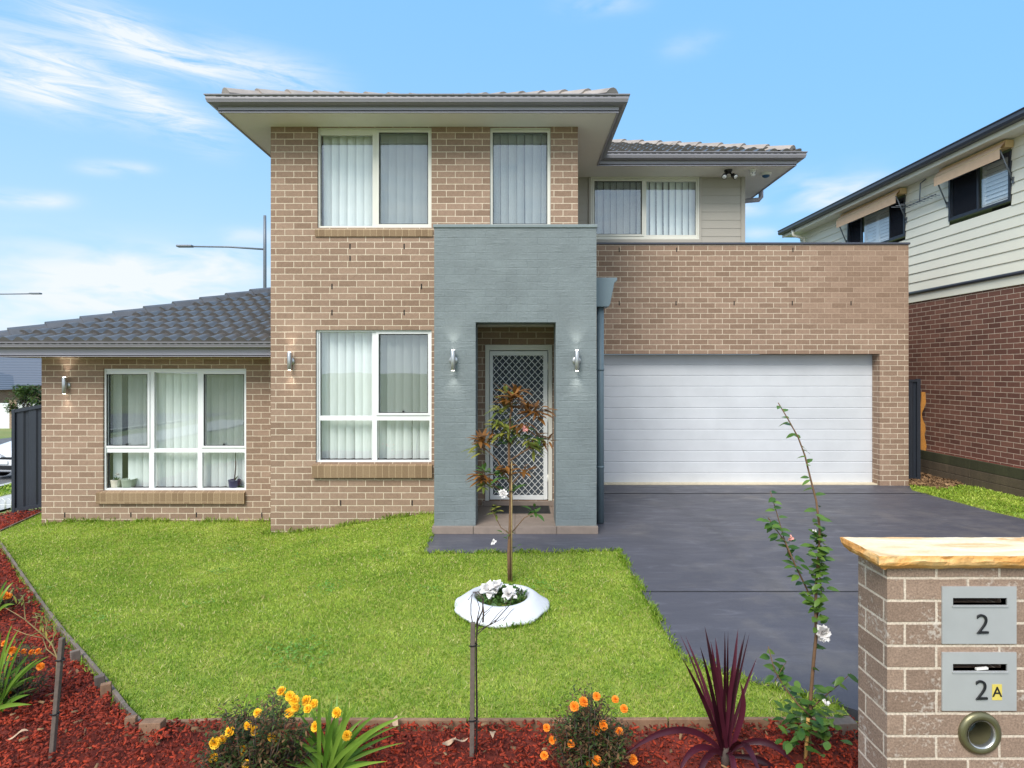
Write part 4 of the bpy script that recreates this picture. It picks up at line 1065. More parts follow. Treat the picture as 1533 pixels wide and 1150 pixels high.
t = thing('door_mat', 'black coir mat on the porch tiles before the door', 'door mat', (.03, 7.78, .086))
mb = MB(); mb.box(-.36, .36, -.19, .19, 0, .014); mb.build('mat', M['mat'], t, local=True, bevel=.004)
mb = MB(); frame_rect(mb, -.35, .35, -.18, .18, 0, 0, .03); mb = MB()
for a, b, c, d in ((-.375, .375, -.205, -.19), (-.375, .375, .19, .205), (-.375, -.36, -.19, .19), (.36, .375, -.19, .19)): mb.box(a, b, c, d, 0, .01)
mb.build('rubber_edge', M['seal'], t, local=True)

def leafset(name, leaves, mat, parent, fold=.18, seg=3, local=False):
    """leaves: list of (base, direction, side-up hint, length, width, droop) -> one mesh, one random value per leaf"""
    V = []; Fc = []; rn = []; rg = random.Random(len(leaves) * 13 + 5)
    off = Vector((0, 0, 0)) if local else wloc(parent)
    prof = {3: [.25, 1.0, .7, 0.02], 4: [.3, .9, 1.0, .62, .02], 5: [.55, .9, 1.0, .85, .5, .01], 7: [.6, .8, .95, 1, .92, .72, .4, .01]}[seg]
    for (b, d, up, L, W, droop) in leaves:
        b = Vector(b) - off; d = Vector(d).normalized(); up = Vector(up)
        s = d.cross(up)
        if s.length < 1e-3: s = d.cross(Vector((1, .3, 0)))
        s.normalize(); n = s.cross(d).normalized(); r = rg.random(); i0 = len(V); p = b.copy(); dd = d.copy()
        for k in range(seg + 1):
            w = W / 2 * prof[k]
            V += [p - s * w + n * w * fold, p.copy(), p + s * w + n * w * fold]; rn += [r] * 3
            dd = (dd + Vector((0, 0, -1)) * droop / seg).normalized(); p = p + dd * (L / seg)
        for k in range(seg):
            q = i0 + k * 3
            Fc += [(q, q + 1, q + 4, q + 3), (q + 1, q + 2, q + 5, q + 4)]
    return big_mesh(name, np.array([tuple(v) for v in V]), np.array(Fc), mat, parent, rnd=np.array(rn), smooth=True)
def sph(rg, zmin=-1, zmax=1):
    z = rg.uniform(zmin, zmax); a = rg.uniform(0, 6.283); r = math.sqrt(max(0, 1 - z * z)); return Vector((r * math.cos(a), r * math.sin(a), z))

rgw = random.Random(51); wl_ = []                      # clover patches in the lawn
for k in range(16):
    while True:
        cx_, cy_ = rgw.uniform(-5, 1), rgw.uniform(3.5, 7.8)
        if bool(in_poly(LAWN, np.array([cx_]), np.array([cy_]))[0]) and (cx_ - TCX) ** 2 + (cy_ - TCY) ** 2 > .3: break
    if k == 0: cx_, cy_ = G(822, 882).x, G(822, 882).y
    for j in range(rgw.randint(25, 70)):
        x_, y_ = cx_ + rgw.gauss(0, .09), cy_ + rgw.gauss(0, .09)
        if not bool(in_poly(LAWN, np.array([x_]), np.array([y_]))[0]): continue
        wl_.append(((x_, y_, gz(x_, y_) + rgw.uniform(.004, .016)), (rgw.uniform(-1, 1), rgw.uniform(-1, 1), rgw.uniform(.0, .5)), (0, 0, 1), rgw.uniform(.018, .034), rgw.uniform(.012, .018), .3))
props(leafset('clover', wl_, M['leafgreen2'], lawn), kind='stuff')
# pots standing behind the glass of the left wing window
def pot(name, label, px, pby, r, h, mat, y, plant):
    loc = Vector((xr(px, y), y, zr(pby, y)))
    t = thing(name, label, 'plant pot', loc)
    mb = MB(); mb.lathe([(0, 0), (r * .8, 0), (r * .9, h * .3), (r, h * .92), (r * 1.05, h), (r * .93, h), (r * .85, h * .8), (0, h * .8)], (0, 0, 0), 20); mb.build('pot', mat, t, local=True)
    plant(t, h); return t
rgp = random.Random(3)
def pl_succ(t, h):
    leafset('succulent_leaf', [((0, 0, h * .8), sph(rgp, .2, 1), (0, 0, 1), rgp.uniform(.05, .085), .028, .3) for _ in range(26)], M['leafgreen'], t, local=True)
    leafset('white_flower', [((.02, 0, h + .07), sph(rgp, -.2, 1), (0, 0, 1), .045, .03, .3) for _ in range(16)], M['petal_white'], t, local=True)
def pl_low(t, h): leafset('herb_leaf', [((rgp.uniform(-.05, .05), 0, h * .8), sph(rgp, .1, 1), (0, 0, 1), rgp.uniform(.03, .05), .02, .3) for _ in range(14)], M['leafdark'], t, local=True)
def pl_twig(t, h):
    mb = MB(); mb.tube([(0, 0, h * .8), (.01, .02, h + .2), (-.01, .05, h + .42)], [.009, .008, .005], 7); mb.build('stem', M['stem_dark'], t, local=True)
    leafset('orchid_leaf', [((0, 0, h * .8), (math.cos(a), math.sin(a) * .4, .55), (0, 0, 1), rgp.uniform(.07, .12), .026, .5) for a in (0, .6, 2.9, 3.6, 1.5)], M['leafdark'], t, local=True)
yw = YL + .045 + .075
pot('flower_pot', 'small cream pot with a white flowering succulent behind the lower left pane', 174, 730, .072, .115, M['pot_cream'], yw, pl_succ)
pot('flower_pot', 'sage green bowl pot behind the glass beside the cream pot', 193, 729.5, .1, .125, M['pot_sage'], yw + .01, pl_low)
pot('flower_pot', 'dark blue pot with a thin stem behind the lower right pane', 351, 730, .085, .115, M['pot_blue'], yw, pl_twig)

# ------------------------------------------------------------------ neighbouring house on the right
NB = thing('neighbour_house', 'two-storey house with cream boards over dark brown brick on the right', 'house', (7.72, 9, 0), .034)
def nbuild(mb, name, mat, parent=None, bevel=0): return mb.build(name, mat, parent or NB, local=True, bevel=bevel)
ya, yb = -5.0, 6.95
NW = [(.42, 1.63, 4.58, 5.28), (2.86, 4.72, 4.58, 5.28)]      # window spans along the wall
mb = MB(); mb.face([(0, yb, .0), (0, ya, .0), (0, ya, 3.21), (0, yb, 3.21)]); mb.face([(0, ya, 0), (8, ya, 0), (8, ya, 3.21), (0, ya, 3.21)]); nbuild(mb, 'wall', M['brick_brown'])
mb = MB(); z = 3.42
cols = [(ya, NW[0][0] - .04), (NW[0][1] + .04, NW[1][0] - .04), (NW[1][1] + .04, yb)]
while z < 5.5:
    zt = z + .175
    sp = cols if zt > 4.56 else [(ya, yb)]
    for a, b in sp:
        mb.face([(-.018, b, z), (-.018, a, z), (-.002, a, zt), (-.002, b, zt)]); mb.face([(0, b, z), (0, a, z), (-.018, a, z), (-.018, b, z)])
    mb.face([(-.0, ya - .018, z), (8, ya - .018, z), (8, ya - .002, zt), (0, ya - .002, zt)])
    z += .175
nbuild(mb, 'cladding', M['clad_n'])
mb = MB(); mb.box(-.02, .03, ya, yb, 3.215, 3.36); nbuild(mb, 'band_board', M['clad_n'])
mb = MB(); mb.tube([(-.03, ya, 3.39), (-.03, yb, 3.39)], .032, 10); mb.box(-.035, 0, ya, yb, 3.362, 3.415); nbuild(mb, 'flashing', M['gutter_dark'])
OH = .33
mb = MB(); mb.box(-OH, .05, ya - .4, yb + .3, 5.50, 5.515); nbuild(mb, 'soffit', M['soffit'])
mb = MB(); mb.box(-OH - .02, -OH, ya - .4, yb + .3, 5.485, 5.6); nbuild(mb, 'fascia', M['clad_n'])
mb = MB()
prof = [(-OH - .02, 5.56), (-OH - .12, 5.56), (-OH - .14, 5.6), (-OH - .135, 5.65), (-OH - .15, 5.665), (-OH - .15, 5.675), (-OH - .02, 5.675)]
for (xa, za), (xb_, zb2) in zip(prof, prof[1:]): mb.face([(xa, ya - .4, za), (xa, yb + .3, za), (xb_, yb + .3, zb2), (xb_, ya - .4, zb2)])
mb.face([(x, yb + .3, z) for x, z in prof]); mb.face([(x, ya - .4, z) for x, z in prof][::-1]); nbuild(mb, 'gutter', M['gutter_dark'])
mb = MB(); mb.face([(-OH - .1, ya - .4, 5.66), (4, ya + 2.5, 7.3), (4, yb - 2, 7.3), (-OH - .1, yb + .3, 5.66)]); mb.face([(-OH - .1, yb + .3, 5.66), (4, yb - 2, 7.3), (8.4, yb + .3, 5.66)]); mb.face([(8.4, ya - .4, 5.66), (4, ya + 2.5, 7.3), (-OH - .1, ya - .4, 5.66)])
mb.face([(8.4, yb + .3, 5.66), (4, yb - 2, 7.3), (4, ya + 2.5, 7.3), (8.4, ya - .4, 5.66)]); nbuild(mb, 'roof', M['tile'])
mb = MB(); mb.tube([(-.38, 6.6, 5.56), (-.38, 6.6, 5.42), (-.1, 6.6, 5.34), (-.06, 6.6, 5.2), (-.06, 6.6, .2)], .04, 10); nbuild(mb, 'downpipe', M['clad_n'])
def nwindow(a, b, z0, z1, dark, shutter):
    mb = MB(); w = .045
    for (p, q, c, d) in ((a - .04, b + .04, z0 - .04, z0), (a - .04, b + .04, z1, z1 + .04), (a - .04, a, z0, z1), (b, b + .04, z0, z1)): mb.box(-.035, .05, p, q, c, d)
    win = nbuild(mb, 'window', M['fence'])
    for (p, q) in dark:
        mb = MB(); mb.box(.0, .01, p + .02, q - .02, z0 + .02, z1 - .02); nbuild(mb, 'fly_screen', M['screen_n'], win)
        mb = MB()
        for (p1, q1, c, d) in ((p, p + .025, z0, z1), (q - .025, q, z0, z1), (p + .025, q - .025, z0, z0 + .025), (p + .025, q - .025, z1 - .025, z1)): mb.box(-.012, .02, p1, q1, c, d)
        nbuild(mb, 'sash', M['fence'], win)
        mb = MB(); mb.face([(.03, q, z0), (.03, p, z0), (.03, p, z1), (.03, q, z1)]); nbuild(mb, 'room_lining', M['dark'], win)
    for (p, q) in shutter:
        mb = MB(); k = z0 + .06
        for (p1, q1, c, d) in ((p, p + .05, z0, z1), (q - .05, q, z0, z1), (p + .05, q - .05, z0, z0 + .05), (p + .05, q - .05, z1 - .06, z1)): mb.box(.05, .09, p1, q1, c, d)
        while k < z1 - .07:
            mb.face([(.058, q - .05, k), (.058, p + .05, k), (.082, p + .05, k + .075), (.082, q - .05, k + .075)]); k += .07
        nbuild(mb, 'shutter', M['shutter'], win)
        mb = MB(); mb.face([(.02, q, z0), (.02, p, z0), (.02, p, z1), (.02, q, z1)]); nbuild(mb, 'pane', M['glass'], win)
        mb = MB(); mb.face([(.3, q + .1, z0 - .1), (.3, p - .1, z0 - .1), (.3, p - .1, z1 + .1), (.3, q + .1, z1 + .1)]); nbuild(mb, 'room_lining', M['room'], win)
a, b, c, d = NW[0]; nwindow(a, b, c, d, [(a + .62, b)], [(a, a + .60)])
a, b, c, d = NW[1]; nwindow(a, b, c, d, [(a, a + .46), (b - .46, b)], [(a + .47, (a + b) / 2), ((a + b) / 2, b - .47)])
def awning(w0, w1, label):
    mid = (w0 + w1) / 2; t = thing('awning', label, 'awning', (7.72 - .034 * (mid), 9 + mid, 5.40), .034, 'tan canvas awnings on the neighbouring house')
    h = (w1 - w0) / 2 + .1
    mb = MB(); mb.box(-.16, -.025, -h, h, -.04, .075); mb.build('awning_box', M['awning_box'], t, local=True, bevel=.01)
    mb = MB(); n = 14; pr = [(-.12, .06), (-.165, .035), (-.21, -.01), (-.25, -.06), (-.255, -.075)]
    for (xa, za), (xb_, zb2) in zip(pr, pr[1:]): mb.face([(xa, h, za), (xa, -h, za), (xb_, -h, zb2), (xb_, h, zb2)])
    mb.face([(-.255, h, -.075), (-.255, -h, -.075), (-.25, -h, -.225), (-.25, h, -.225)])
    mb.build('canopy', M['awning'], t, local=True)
    mb = MB(); mb.tube([(-.24, -h, -.07), (-.24, h, -.07)], .016, 8); mb.build('front_rail', M['awning_box'], t, local=True)
    for s in (-1, 1):
        mb = MB(); mb.tube([(-.235, s * (h - .02), -.08), (-.03, s * (h - .02), -.55)], .012, 8); mb.box(-.03, -.01, s * (h - .02) - .015, s * (h - .02) + .015, -.6, -.5)
        mb.build('arm', M['lamp_grey'], t, local=True)
    return t
awning(NW[0][0], NW[0][1], 'tan canvas awning over the nearer, wholly visible window of the cream boarded wall')
awning(NW[1][0], NW[1][1], 'tan canvas awning over the farther window partly hidden by the garage parapet')
t = thing('tv_antenna', 'thin metal antenna under the eave between the two tan awnings', 'antenna', (7.72 - .034 * 2.25, 11.25, 5.0), .034)
mb = MB(); mb.tube([(-.02, 0, .48), (-.12, 0, .40), (-.14, 0, .05)], .011, 6); mb.build('mast', M['lamp_grey'], t, local=True)
mb = MB(); mb.tube([(-.14, -.42, .07), (-.16, .45, .05)], .009, 6)
for k in range(9):
    y = -.4 + k * .1; l = .10 + .02 * k; mb.tube([(-.15 - l, y, .06), (-.15 + min(l, .11), y, .06)], .005, 5)
mb.build('boom', M['lamp_grey'], t, local=True)

RW = thing('retaining_wall', 'low retaining wall of weathered timber sleepers along the side boundary', 'retaining wall', (7.45, 9, 0), .02)
for k, (z0, z1, m) in enumerate(((-.05, .125, 'wood_sleeper'), (.13, .265, 'wood_sleeper'), (.27, .43, 'wood_moss'))):
    mb = MB(); mb.box(0 + .004 * k, .06, -4, .9, z0, z1); mb.box(0 + .004 * k, .06, .905, 3.3, z0, z1); mb.build('sleeper', M[m], RW, local=True, bevel=.006)
mb = MB(); mb.box(.06, .3, -4, 3.6, -.05, .4); mb.build('backfill', M['mulch_soil'], RW, local=True)
t = thing('side_fence', 'narrow black ribbed steel fence panel beside the garage corner', 'fence', (6.7, 10.45, 0))
mb = MB(); xs = np.linspace(-.28, .27, 23)
ys = [0.012 * (1 if (i % 6) < 3 else -1) for i in range(23)]
for i in range(22): mb.face([(xs[i], ys[i], .02), (xs[i + 1], ys[i + 1], .02), (xs[i + 1], ys[i + 1], 1.70), (xs[i], ys[i], 1.70)])
mb.build('sheet', M['fence'], t, local=True)
mb = MB(); mb.box(-.28, .27, -.022, .022, 1.70, 1.74); mb.build('rail', M['fence'], t, local=True); mb = MB(); mb.box(-.28, .22, -.022, .022, .0, .04); mb.build('rail', M['fence'], t, local=True)
mb = MB(); mb.box(.215, .275, -.03, .03, -.05, 1.75); mb.build('post', M['fence'], t, local=True, bevel=.004)
t = thing('timber_slab', 'rough orange timber slab leaning against the dark brown brick wall', 'timber slab', (7.47, 11.15, .40))
rgs = random.Random(9); mb = MB(); L_, R_ = [], []
for i in range(12):
    z = i * .1; L_.append((-.06 + rgs.uniform(-.012, .012) + z * .02, 0, z)); R_.append((.07 + rgs.uniform(-.02, .02) - (.04 if i in (6, 7) else 0) - z * .05, 0, z))
for i in range(11):
    for yy, fl in ((-.02, False), (.02, True)):
        q = [(L_[i][0], yy, L_[i][2]), (R_[i][0], yy, R_[i][2]), (R_[i + 1][0], yy, R_[i + 1][2]), (L_[i + 1][0], yy, L_[i + 1][2])]; mb.face(q[::-1] if fl else q)
    mb.face([(L_[i][0], .02, L_[i][2]), (L_[i][0], -.02, L_[i][2]), (L_[i + 1][0], -.02, L_[i + 1][2]), (L_[i + 1][0], .02, L_[i + 1][2])]); mb.face([(R_[i][0], -.02, R_[i][2]), (R_[i][0], .02, R_[i][2]), (R_[i + 1][0], .02, R_[i + 1][2]), (R_[i + 1][0], -.02, R_[i + 1][2])])
mb.face([(L_[11][0], -.02, 1.1), (R_[11][0], -.02, 1.1), (R_[11][0], .02, 1.1), (L_[11][0], .02, 1.1)])
mb.build('slab', M['wood_orange'], t, local=True); t.rotation_euler = (R(-4), R(3), R(-20))

# ------------------------------------------------------------------ left side: fence, street, car, far house
a = P(19, 700, 10.75); zt, zb_ = P(19, 614, 10.75).z, P(19, 766, 10.75).z
t = thing('metal_fence', 'dark grey sheet steel fence panel beside the left wall of the house', 'fence', (a.x, 10.75, zb_))
H = zt - zb_; rise = .1; Wd = 2.4
mb = MB(); mb.box(0, .06, -.03, .03, -.12, H + .01); mb.build('post', M['fence'], t, local=True, bevel=.004)
mb = MB(); xs = [.06]; ys = [0]
while xs[-1] < Wd: xs += [xs[-1] + .13, xs[-1] + .155, xs[-1] + .20, xs[-1] + .225]; ys += [0, .022, .022, 0]
sl = rise / .55
for i in range(len(xs) - 1): mb.face([(xs[i], ys[i], .04 + xs[i] * sl * .9), (xs[i + 1], ys[i + 1], .04 + xs[i + 1] * sl * .9), (xs[i + 1], ys[i + 1], H - .04 + xs[i + 1] * sl), (xs[i], ys[i], H - .04 + xs[i] * sl)])
mb.build('sheet', M['fence'], t, local=True)
for z in (0, H - .05):
    mb = MB(); mb.obox((Wd / 2 + .03, 0, z + .025 + (Wd / 2 + .03) * sl * (1 if z else .9)), (Wd / 2 - .03, 0, (Wd / 2 - .03) * sl * (1 if z else .9)), (0, .025, 0), (0, 0, .03)); mb.build('rail', M['fence'], t, local=True)
t = thing('wire_edging', 'low white wire border beside the footpath at left edge', 'garden edging', tuple(G(8, 762)))
mb = MB()
for i in range(7):
    x = -.35 + i * .12; mb.tube([(x, 0, 0), (x, 0, .16), (x + .05, 0, .20), (x + .1, 0, .16), (x + .1, 0, 0)], .006, 5)
mb.tube([(-.4, 0, .08), (.5, 0, .08)], .005, 5); mb.build('wire', M['white'], t, local=True)

def street_lamp(loc, h, arm, dirx, label, tall=1.6):
    t = thing('street_lamp', label, 'street lamp', loc, 0, 'street lamps beyond the house')
    mb = MB(); mb.tube([(0, 0, -.3), (0, 0, h), (0, 0, h + tall)], [.10, .085, .075], 12); mb.build('pole', M['lamp_grey'], t, local=True)
    mb = MB(); mb.tube([(0, 0, h - .05), (dirx * arm * .5, 0, h + .08), (dirx * arm, 0, h + .1)], [.05, .045, .04], 8); mb.build('arm', M['lamp_grey'], t, local=True)
    mb = MB(); x = dirx * arm; v = []
    mb.obox((x + dirx * .35, 0, h + .12), (.42, 0, .0), (0, .15, 0), (0, 0, .06)); mb.build('lamp_head', M['lamp_grey'], t, local=True, bevel=.04)
    return t
D1 = 32; p = P(396.5, 372, D1); g = -1.6
street_lamp((p.x, D1, g), p.z - g, 3.9, -1, 'grey street lamp rising behind the left wing roof, arm pointing left', 1.75)
D2 = 46; p = P(60, 440, D2)
street_lamp((p.x - 5.6, D2, -1.6), p.z + 1.6 - .1, 4.9, 1, 'street lamp whose arm reaches in from the left edge of sky', 1.75)

# parked car
CAR = thing('parked_car', 'white hatchback parked on the side road beyond the dark fence', 'car', (0, 0, 0))
def car():
    sect = [  # y, z of bonnet/roof line, half width low, half width top, bottom z
        (0.0, .62, .62, .56, .30), (.05, .74, .78, .68, .24), (.35, .86, .85, .74, .22), (.9, .97, .86, .76, .22), (1.2, 1.02, .86, .77, .22),
        (2.0, 1.04, .86, .77, .22), (3.2, 1.04, .86, .78, .22), (3.75, 1.02, .84, .74, .26), (3.88, .8, .78, .7, .32)]
    V = []; 
    for y, zt, wl, wt, zb in sect:
        zm = (zb + zt) / 2 + .05
        half = [(wl * .9, zb), (wl, zb + .1), (wl, zm), (wt + .04, zt - .04), (wt - .05, zt), (wt * .5, zt + .025)]
        V.append([(x, y, z) for x, z in half] + [(-x, y, z) for x, z in half[::-1]])
    mb = MB(); n = 12
    vs = [q for r in V for q in r]; fs = [(i * n + k, i * n + (k + 1) % n, (i + 1) * n + (k + 1) % n, (i + 1) * n + k) for i in range(len(V) - 1) for k in range(n)]
    fs += [tuple(range(n))[::-1], tuple((len(V) - 1) * n + k for k in range(n))]
    mb.mesh(vs, fs, 0, True); body = mb.build('body', M['car'], CAR, local=True)
    # greenhouse
    gp = [(1.05, 1.03), (1.85, 1.46), (2.3, 1.51), (3.1, 1.48), (3.72, 1.02)]
    mb = MB(); pts = [(.70, 1.05, 1.02), (.56, 1.85, 1.46), (.55, 3.1, 1.47), (.68, 3.72, 1.02)]
    l = [(-x, y, z) for x, y, z in pts]; r = pts
    mb.face([l[1], r[1], (.56, 2.4, 1.52), (-.56, 2.4, 1.52)], smooth=True); mb.face([(-.56, 2.4, 1.52), (.56, 2.4, 1.52), r[2], l[2]], smooth=True); mb.build('roof', M['car'], CAR, local=True)
    mb = MB(); mb.face([l[0], r[0], r[1], l[1]]); mb.build('windscreen', M['glass_car'], CAR, local=True)
    for s in (1, -1):
        q = [(s * x, y, z) for x, y, z in pts]; mb = MB(); mb.face(q if s > 0 else q[::-1]); mb.build('side_window', M['glass_car'], CAR, local=True)
        mb = MB(); mb.tube([(s * .72, 1.02, 1.02), (s * .57, 1.85, 1.47), (s * .56, 3.1, 1.48), (s * .69, 3.74, 1.02)], .035, 8); mb.build('pillar', M['car'], CAR, local=True)
        mb = MB(); mb.obox((s * .60, .13, .72), (.15, .03 * s, .0), (-.05 * s, .10, .03), (0, -.02, .06)); mb.build('headlight', M['chrome'], CAR, local=True, bevel=.03)
        mb = MB(); mb.obox((s * .92, 1.35, 1.02), (.09, 0, 0), (0, .06, 0), (0, 0, .065)); mb.build('mirror', M['car'], CAR, local=True, bevel=.03)
        for y in (.75, 3.15):
            mb = MB(); mb.lathe([(.18, -.09), (.29, -.09), (.31, -.06), (.31, .06), (.29, .09), (.18, .09)], (s * .78, y, .31), 22, 'x'); wh = mb.build('wheel', M['rubber'], CAR, local=True)
            mb = MB(); mb.lathe([(0, s * .07), (.06, s * .075), (.19, s * .05), (.19, s * .02)], (s * .78, y, .31), 22, 'x'); mb.build('rim', M['lamp_grey'], wh, local=True)
    mb = MB(); mb.face([(l[3]), (r[3]), r[2], l[2]][::-1]); mb.build('rear_window', M['glass_car'], CAR, local=True)
    mb = MB(); mb.box(-.42, .42, -.012, .05, .585, .655); mb.build('grille', M['black'], CAR, local=True, bevel=.015)
    mb = MB(); mb.box(-.5, .5, -.012, .05, .30, .43); mb.build('air_intake', M['black'], CAR, local=True, bevel=.02)
    mb = MB(); mb.box(-.19, .19, -.028, -.012, .46, .56); mb.build('number_plate', M['white'], CAR, local=True, bevel=.006)
    mb = MB()
    for rx, rz in ((.075, .05), (.03, .046)): mb.tube([(rx * math.cos(a), -.035, .69 + rz * math.sin(a)) for a in np.linspace(0, 6.283, 25)], .008, 6)
    mb.tube([(.05 * math.cos(a), -.035, .713 + .018 * math.sin(a)) for a in np.linspace(0, 6.283, 17)], .006, 6)
    mb.build('emblem', M['chrome'], CAR, local=True)
car()
pc = P(3, 681, 16.4); CAR.location = (pc.x, 16.4, gz(pc.x, 16.4) - .035); CAR.rotation_euler = (0, 0, R(-6))

# far house, white wall with brick piers, trees
FH = thing('far_house', 'low house with grey tiled hip roof across the side street', 'house', tuple(P(10, 577, 42)))
FH.location.z = -1.9
mb = MB(); mb.box(-9, 5.5, 0, 9, -.3, 2.85); mb.build('wall', M['brick'], FH, local=True)
def hiproof(mb, x0, x1, y0, y1, z, h):
    m = min(x1 - x0, y1 - y0) / 2; 
    if x1 - x0 > y1 - y0: a, b = (x0 + m, (y0 + y1) / 2, z + h), (x1 - m, (y0 + y1) / 2, z + h)
    else: a, b = ((x0 + x1) / 2, y0 + m, z + h), ((x0 + x1) / 2, y1 - m, z + h)
    p = [(x0, y0, z), (x1, y0, z), (x1, y1, z), (x0, y1, z)]
    if x1 - x0 > y1 - y0:
        for f in ([p[0], p[1], b, a], [p[1], p[2], b], [p[2], p[3], a, b], [p[3], p[0], a]): mb.face(f)
    else:
        for f in ([p[0], p[1], a], [p[1], p[2], b, a], [p[2], p[3], b], [p[3], p[0], a, b]): mb.face(f)
def farroofm():
    t = NT('far_roof_rows'); w = t.new('ShaderNodeTexWave', wave_type='BANDS', bands_direction='Z'); w.inputs['Scale'].default_value = 2.6; w.inputs['Distortion'].default_value = .3
    t.link(t.tc.outputs['Object'], w.inputs['Vector']); t.col(t.mix(1, S(98, 98, 104), t.ramp(w.outputs[1], [(.1, .5), (.5, 1.15)]), 'MULTIPLY')); t.rough(.4); t.bump(w.outputs[1], .6, .05); return t.m
mfr = farroofm()
mb = MB(); hiproof(mb, -9.6, 6.1, -.6, 9.6, 2.85, 2.1); mb.build('roof', mfr, FH, local=True)
mb = MB(); hiproof(mb, -6.5, 1.6, -3.4, 3.0, 2.6, 1.45); mb.build('roof', mfr, FH, local=True)
mb = MB(); mb.box(-6, 1.1, -2.9, -.02, -.3, 2.6); mb.build('wall', M['brick'], FH, local=True)
mb = MB(); mb.box(.2, .9, -2.94, -2.88, .9, 2.2); wf = mb.build('window', M['frame'], FH, local=True); mb = MB(); mb.box(.26, .84, -2.97, -2.93, .96, 2.14); mb.build('pane', M['glass_car'], wf, local=True)
fw = P(10, 605, 37)
for i, (lab) in enumerate(('white rendered front wall with brick piers across the street',)):
    t = thing('garden_wall', lab, 'wall', (fw.x, 37, gz(fw.x, 37)))
    zt = P(10, 601, 37).z - gz(fw.x, 37)
    mb = MB(); mb.box(-7, 9, 0, .2, -.4, zt - .12); mb.build('wall_panel', M['render'], t, local=True)
    for x in (-4.4, -2.0, .45, 2.9, 5.3):
        mb = MB(); mb.box(x - .22, x + .22, -.08, .28, -.4, zt + .08); mb.build('pier', M['brick'], t, local=True)
def blob_tree(name, label, loc, h, r, n, L, W, mat, group=None, trunk_h=None, cat='tree', seed=1):
    t = thing(name, label, cat, loc, 0, group); rg = random.Random(seed); th = trunk_h if trunk_h is not None else h * .45
    mb = MB(); mb.tube([(0, 0, -.3), (.03, 0, th * .5), (-.02, .02, th), (0, 0, h * .8)], [.07, .055, .045, .015], 8)
    cl = []
    for k in range(14):
        d = sph(rg, -.5, 1); c = Vector((d.x * r * .7, d.y * r * .7, th + (h - th) * (.45 + .4 * d.z))); cl.append((c, r * rg.uniform(.25, .5)))
        mb.tube([(0, 0, th * rg.uniform(.8, 1.1)), c * .6 + Vector((0, 0, th * .4)), c], [.03, .018, .006], 6)
    mb.build('trunk', M['stem_dark'], t, local=True)
    lv = []
    for k in range(n):
        c, cr = cl[k % len(cl)]; d = sph(rg); lv.append((c + d * cr * rg.random() ** .5, sph(rg, -.4, .8), (0, 0, 1), L * rg.uniform(.6, 1.2), W, .3))
    leafset('crown', lv, mat, t, local=True); return t
p = P(40, 612, 34); blob_tree('street_tree', 'small bushy green tree in front of the far house', (p.x, 34, gz(p.x, 34)), 2.7, .95, 2600, .16, .09, M['treeleaf'], seed=4, trunk_h=.7)
t = thing('palm_frond', 'x', 'x') if False else None
t = thing('young_tree', 'thin arching sapling before the white street wall', 'tree', (P(36, 620, 31).x, 31, gz(P(36, 620, 31).x, 31)))
mb = MB(); mb.tube([(0, 0, 0), (.05, 0, .9), (.25, 0, 1.6), (.62, 0, 2.0)], [.035, .03, .022, .01], 7); mb.build('trunk', M['stem_dark'], t, local=True)
rg = random.Random(2); leafset('crown', [(Vector((.3 + .4 * rg.random(), rg.uniform(-.1, .1), 1.65 + .4 * rg.random())), sph(rg), (0, 0, 1), .2, .06, .5) for _ in range(60)], M['treeleaf'], t, local=True)

# ------------------------------------------------------------------ timber edging, pegs
ED = thing('garden_edging', 'weathered timber board edging the lawn along the diagonal bark bed', 'garden edging', (EDGE[2].x, EDGE[2].y, 0))
for a, b in zip(EDGE[:-2], EDGE[1:-1]):
    mb = MB(); A = Vector((a.x, a.y, gz(a.x, a.y) - .03)); B = Vector((b.x, b.y, gz(b.x, b.y) - .03)); d = (B - A); n = Vector((-d.y, d.x, 0)).normalized()
    mb.obox((A + B) / 2, d / 2 * .995, n * .011, Vector((0, 0, .045))); mb.build('board', M['wood_grey'], ED, bevel=.003)
ED2 = thing('garden_edging', 'brown timber board edging along the front of the lawn', 'garden edging', (FRONT[2].x, FRONT[2].y, 0))
for a, b in zip(FRONT[:-1], FRONT[1:]):
    mb = MB(); A = Vector((a.x, a.y, gz(a.x, a.y) - .035)); B = Vector((b.x, b.y, gz(b.x, b.y) - .035)); d = (B - A); n = Vector((-d.y, d.x, 0)).normalized()
    mb.obox((A + B) / 2, d / 2 * .992, n * .012, Vector((0, 0, .048))); mb.build('board', M['wood_brown'], ED2, bevel=.003)
pegs = [(113, 979, .8, 'grey wooden peg topmost of the pegs along the diagonal edging', 'wood_grey'), (150, 1018, .6, 'dark brown wooden peg, second along the diagonal edging', 'wood_stake'), (159, 1030, .5, 'tan wooden peg touching the dark peg on the diagonal edging', 'wood_brown'),
        (196, 1082, .2, 'brown wooden peg left of the lawn front corner', 'wood_brown'), (228, 1090, .05, 'broad wooden peg at the front corner of the lawn edging', 'wood_brown'), (1262, 1083, .0, 'flat wooden block beside the brick mailbox pillar', 'wood_grey')]
for i, (px, py, yaw, lab, m) in enumerate(pegs):
    g = G(px, py + 8); sz = (.027, .017, .065) if i not in (4, 5) else ((.055, .03, .07) if i == 4 else (.06, .04, .05))
    mb = MB(); mb.box(-sz[0], sz[0], -sz[1], sz[1], -.06, sz[2] - .005)
    o = mb.build('wooden_peg', M[m], None, bevel=.004); o.location = (g.x, g.y, g.z); o.rotation_euler = (R(random.uniform(-4, 4)), R(random.uniform(-4, 4)), yaw)
    props(o, lab, 'peg', 'wooden pegs holding the edging')

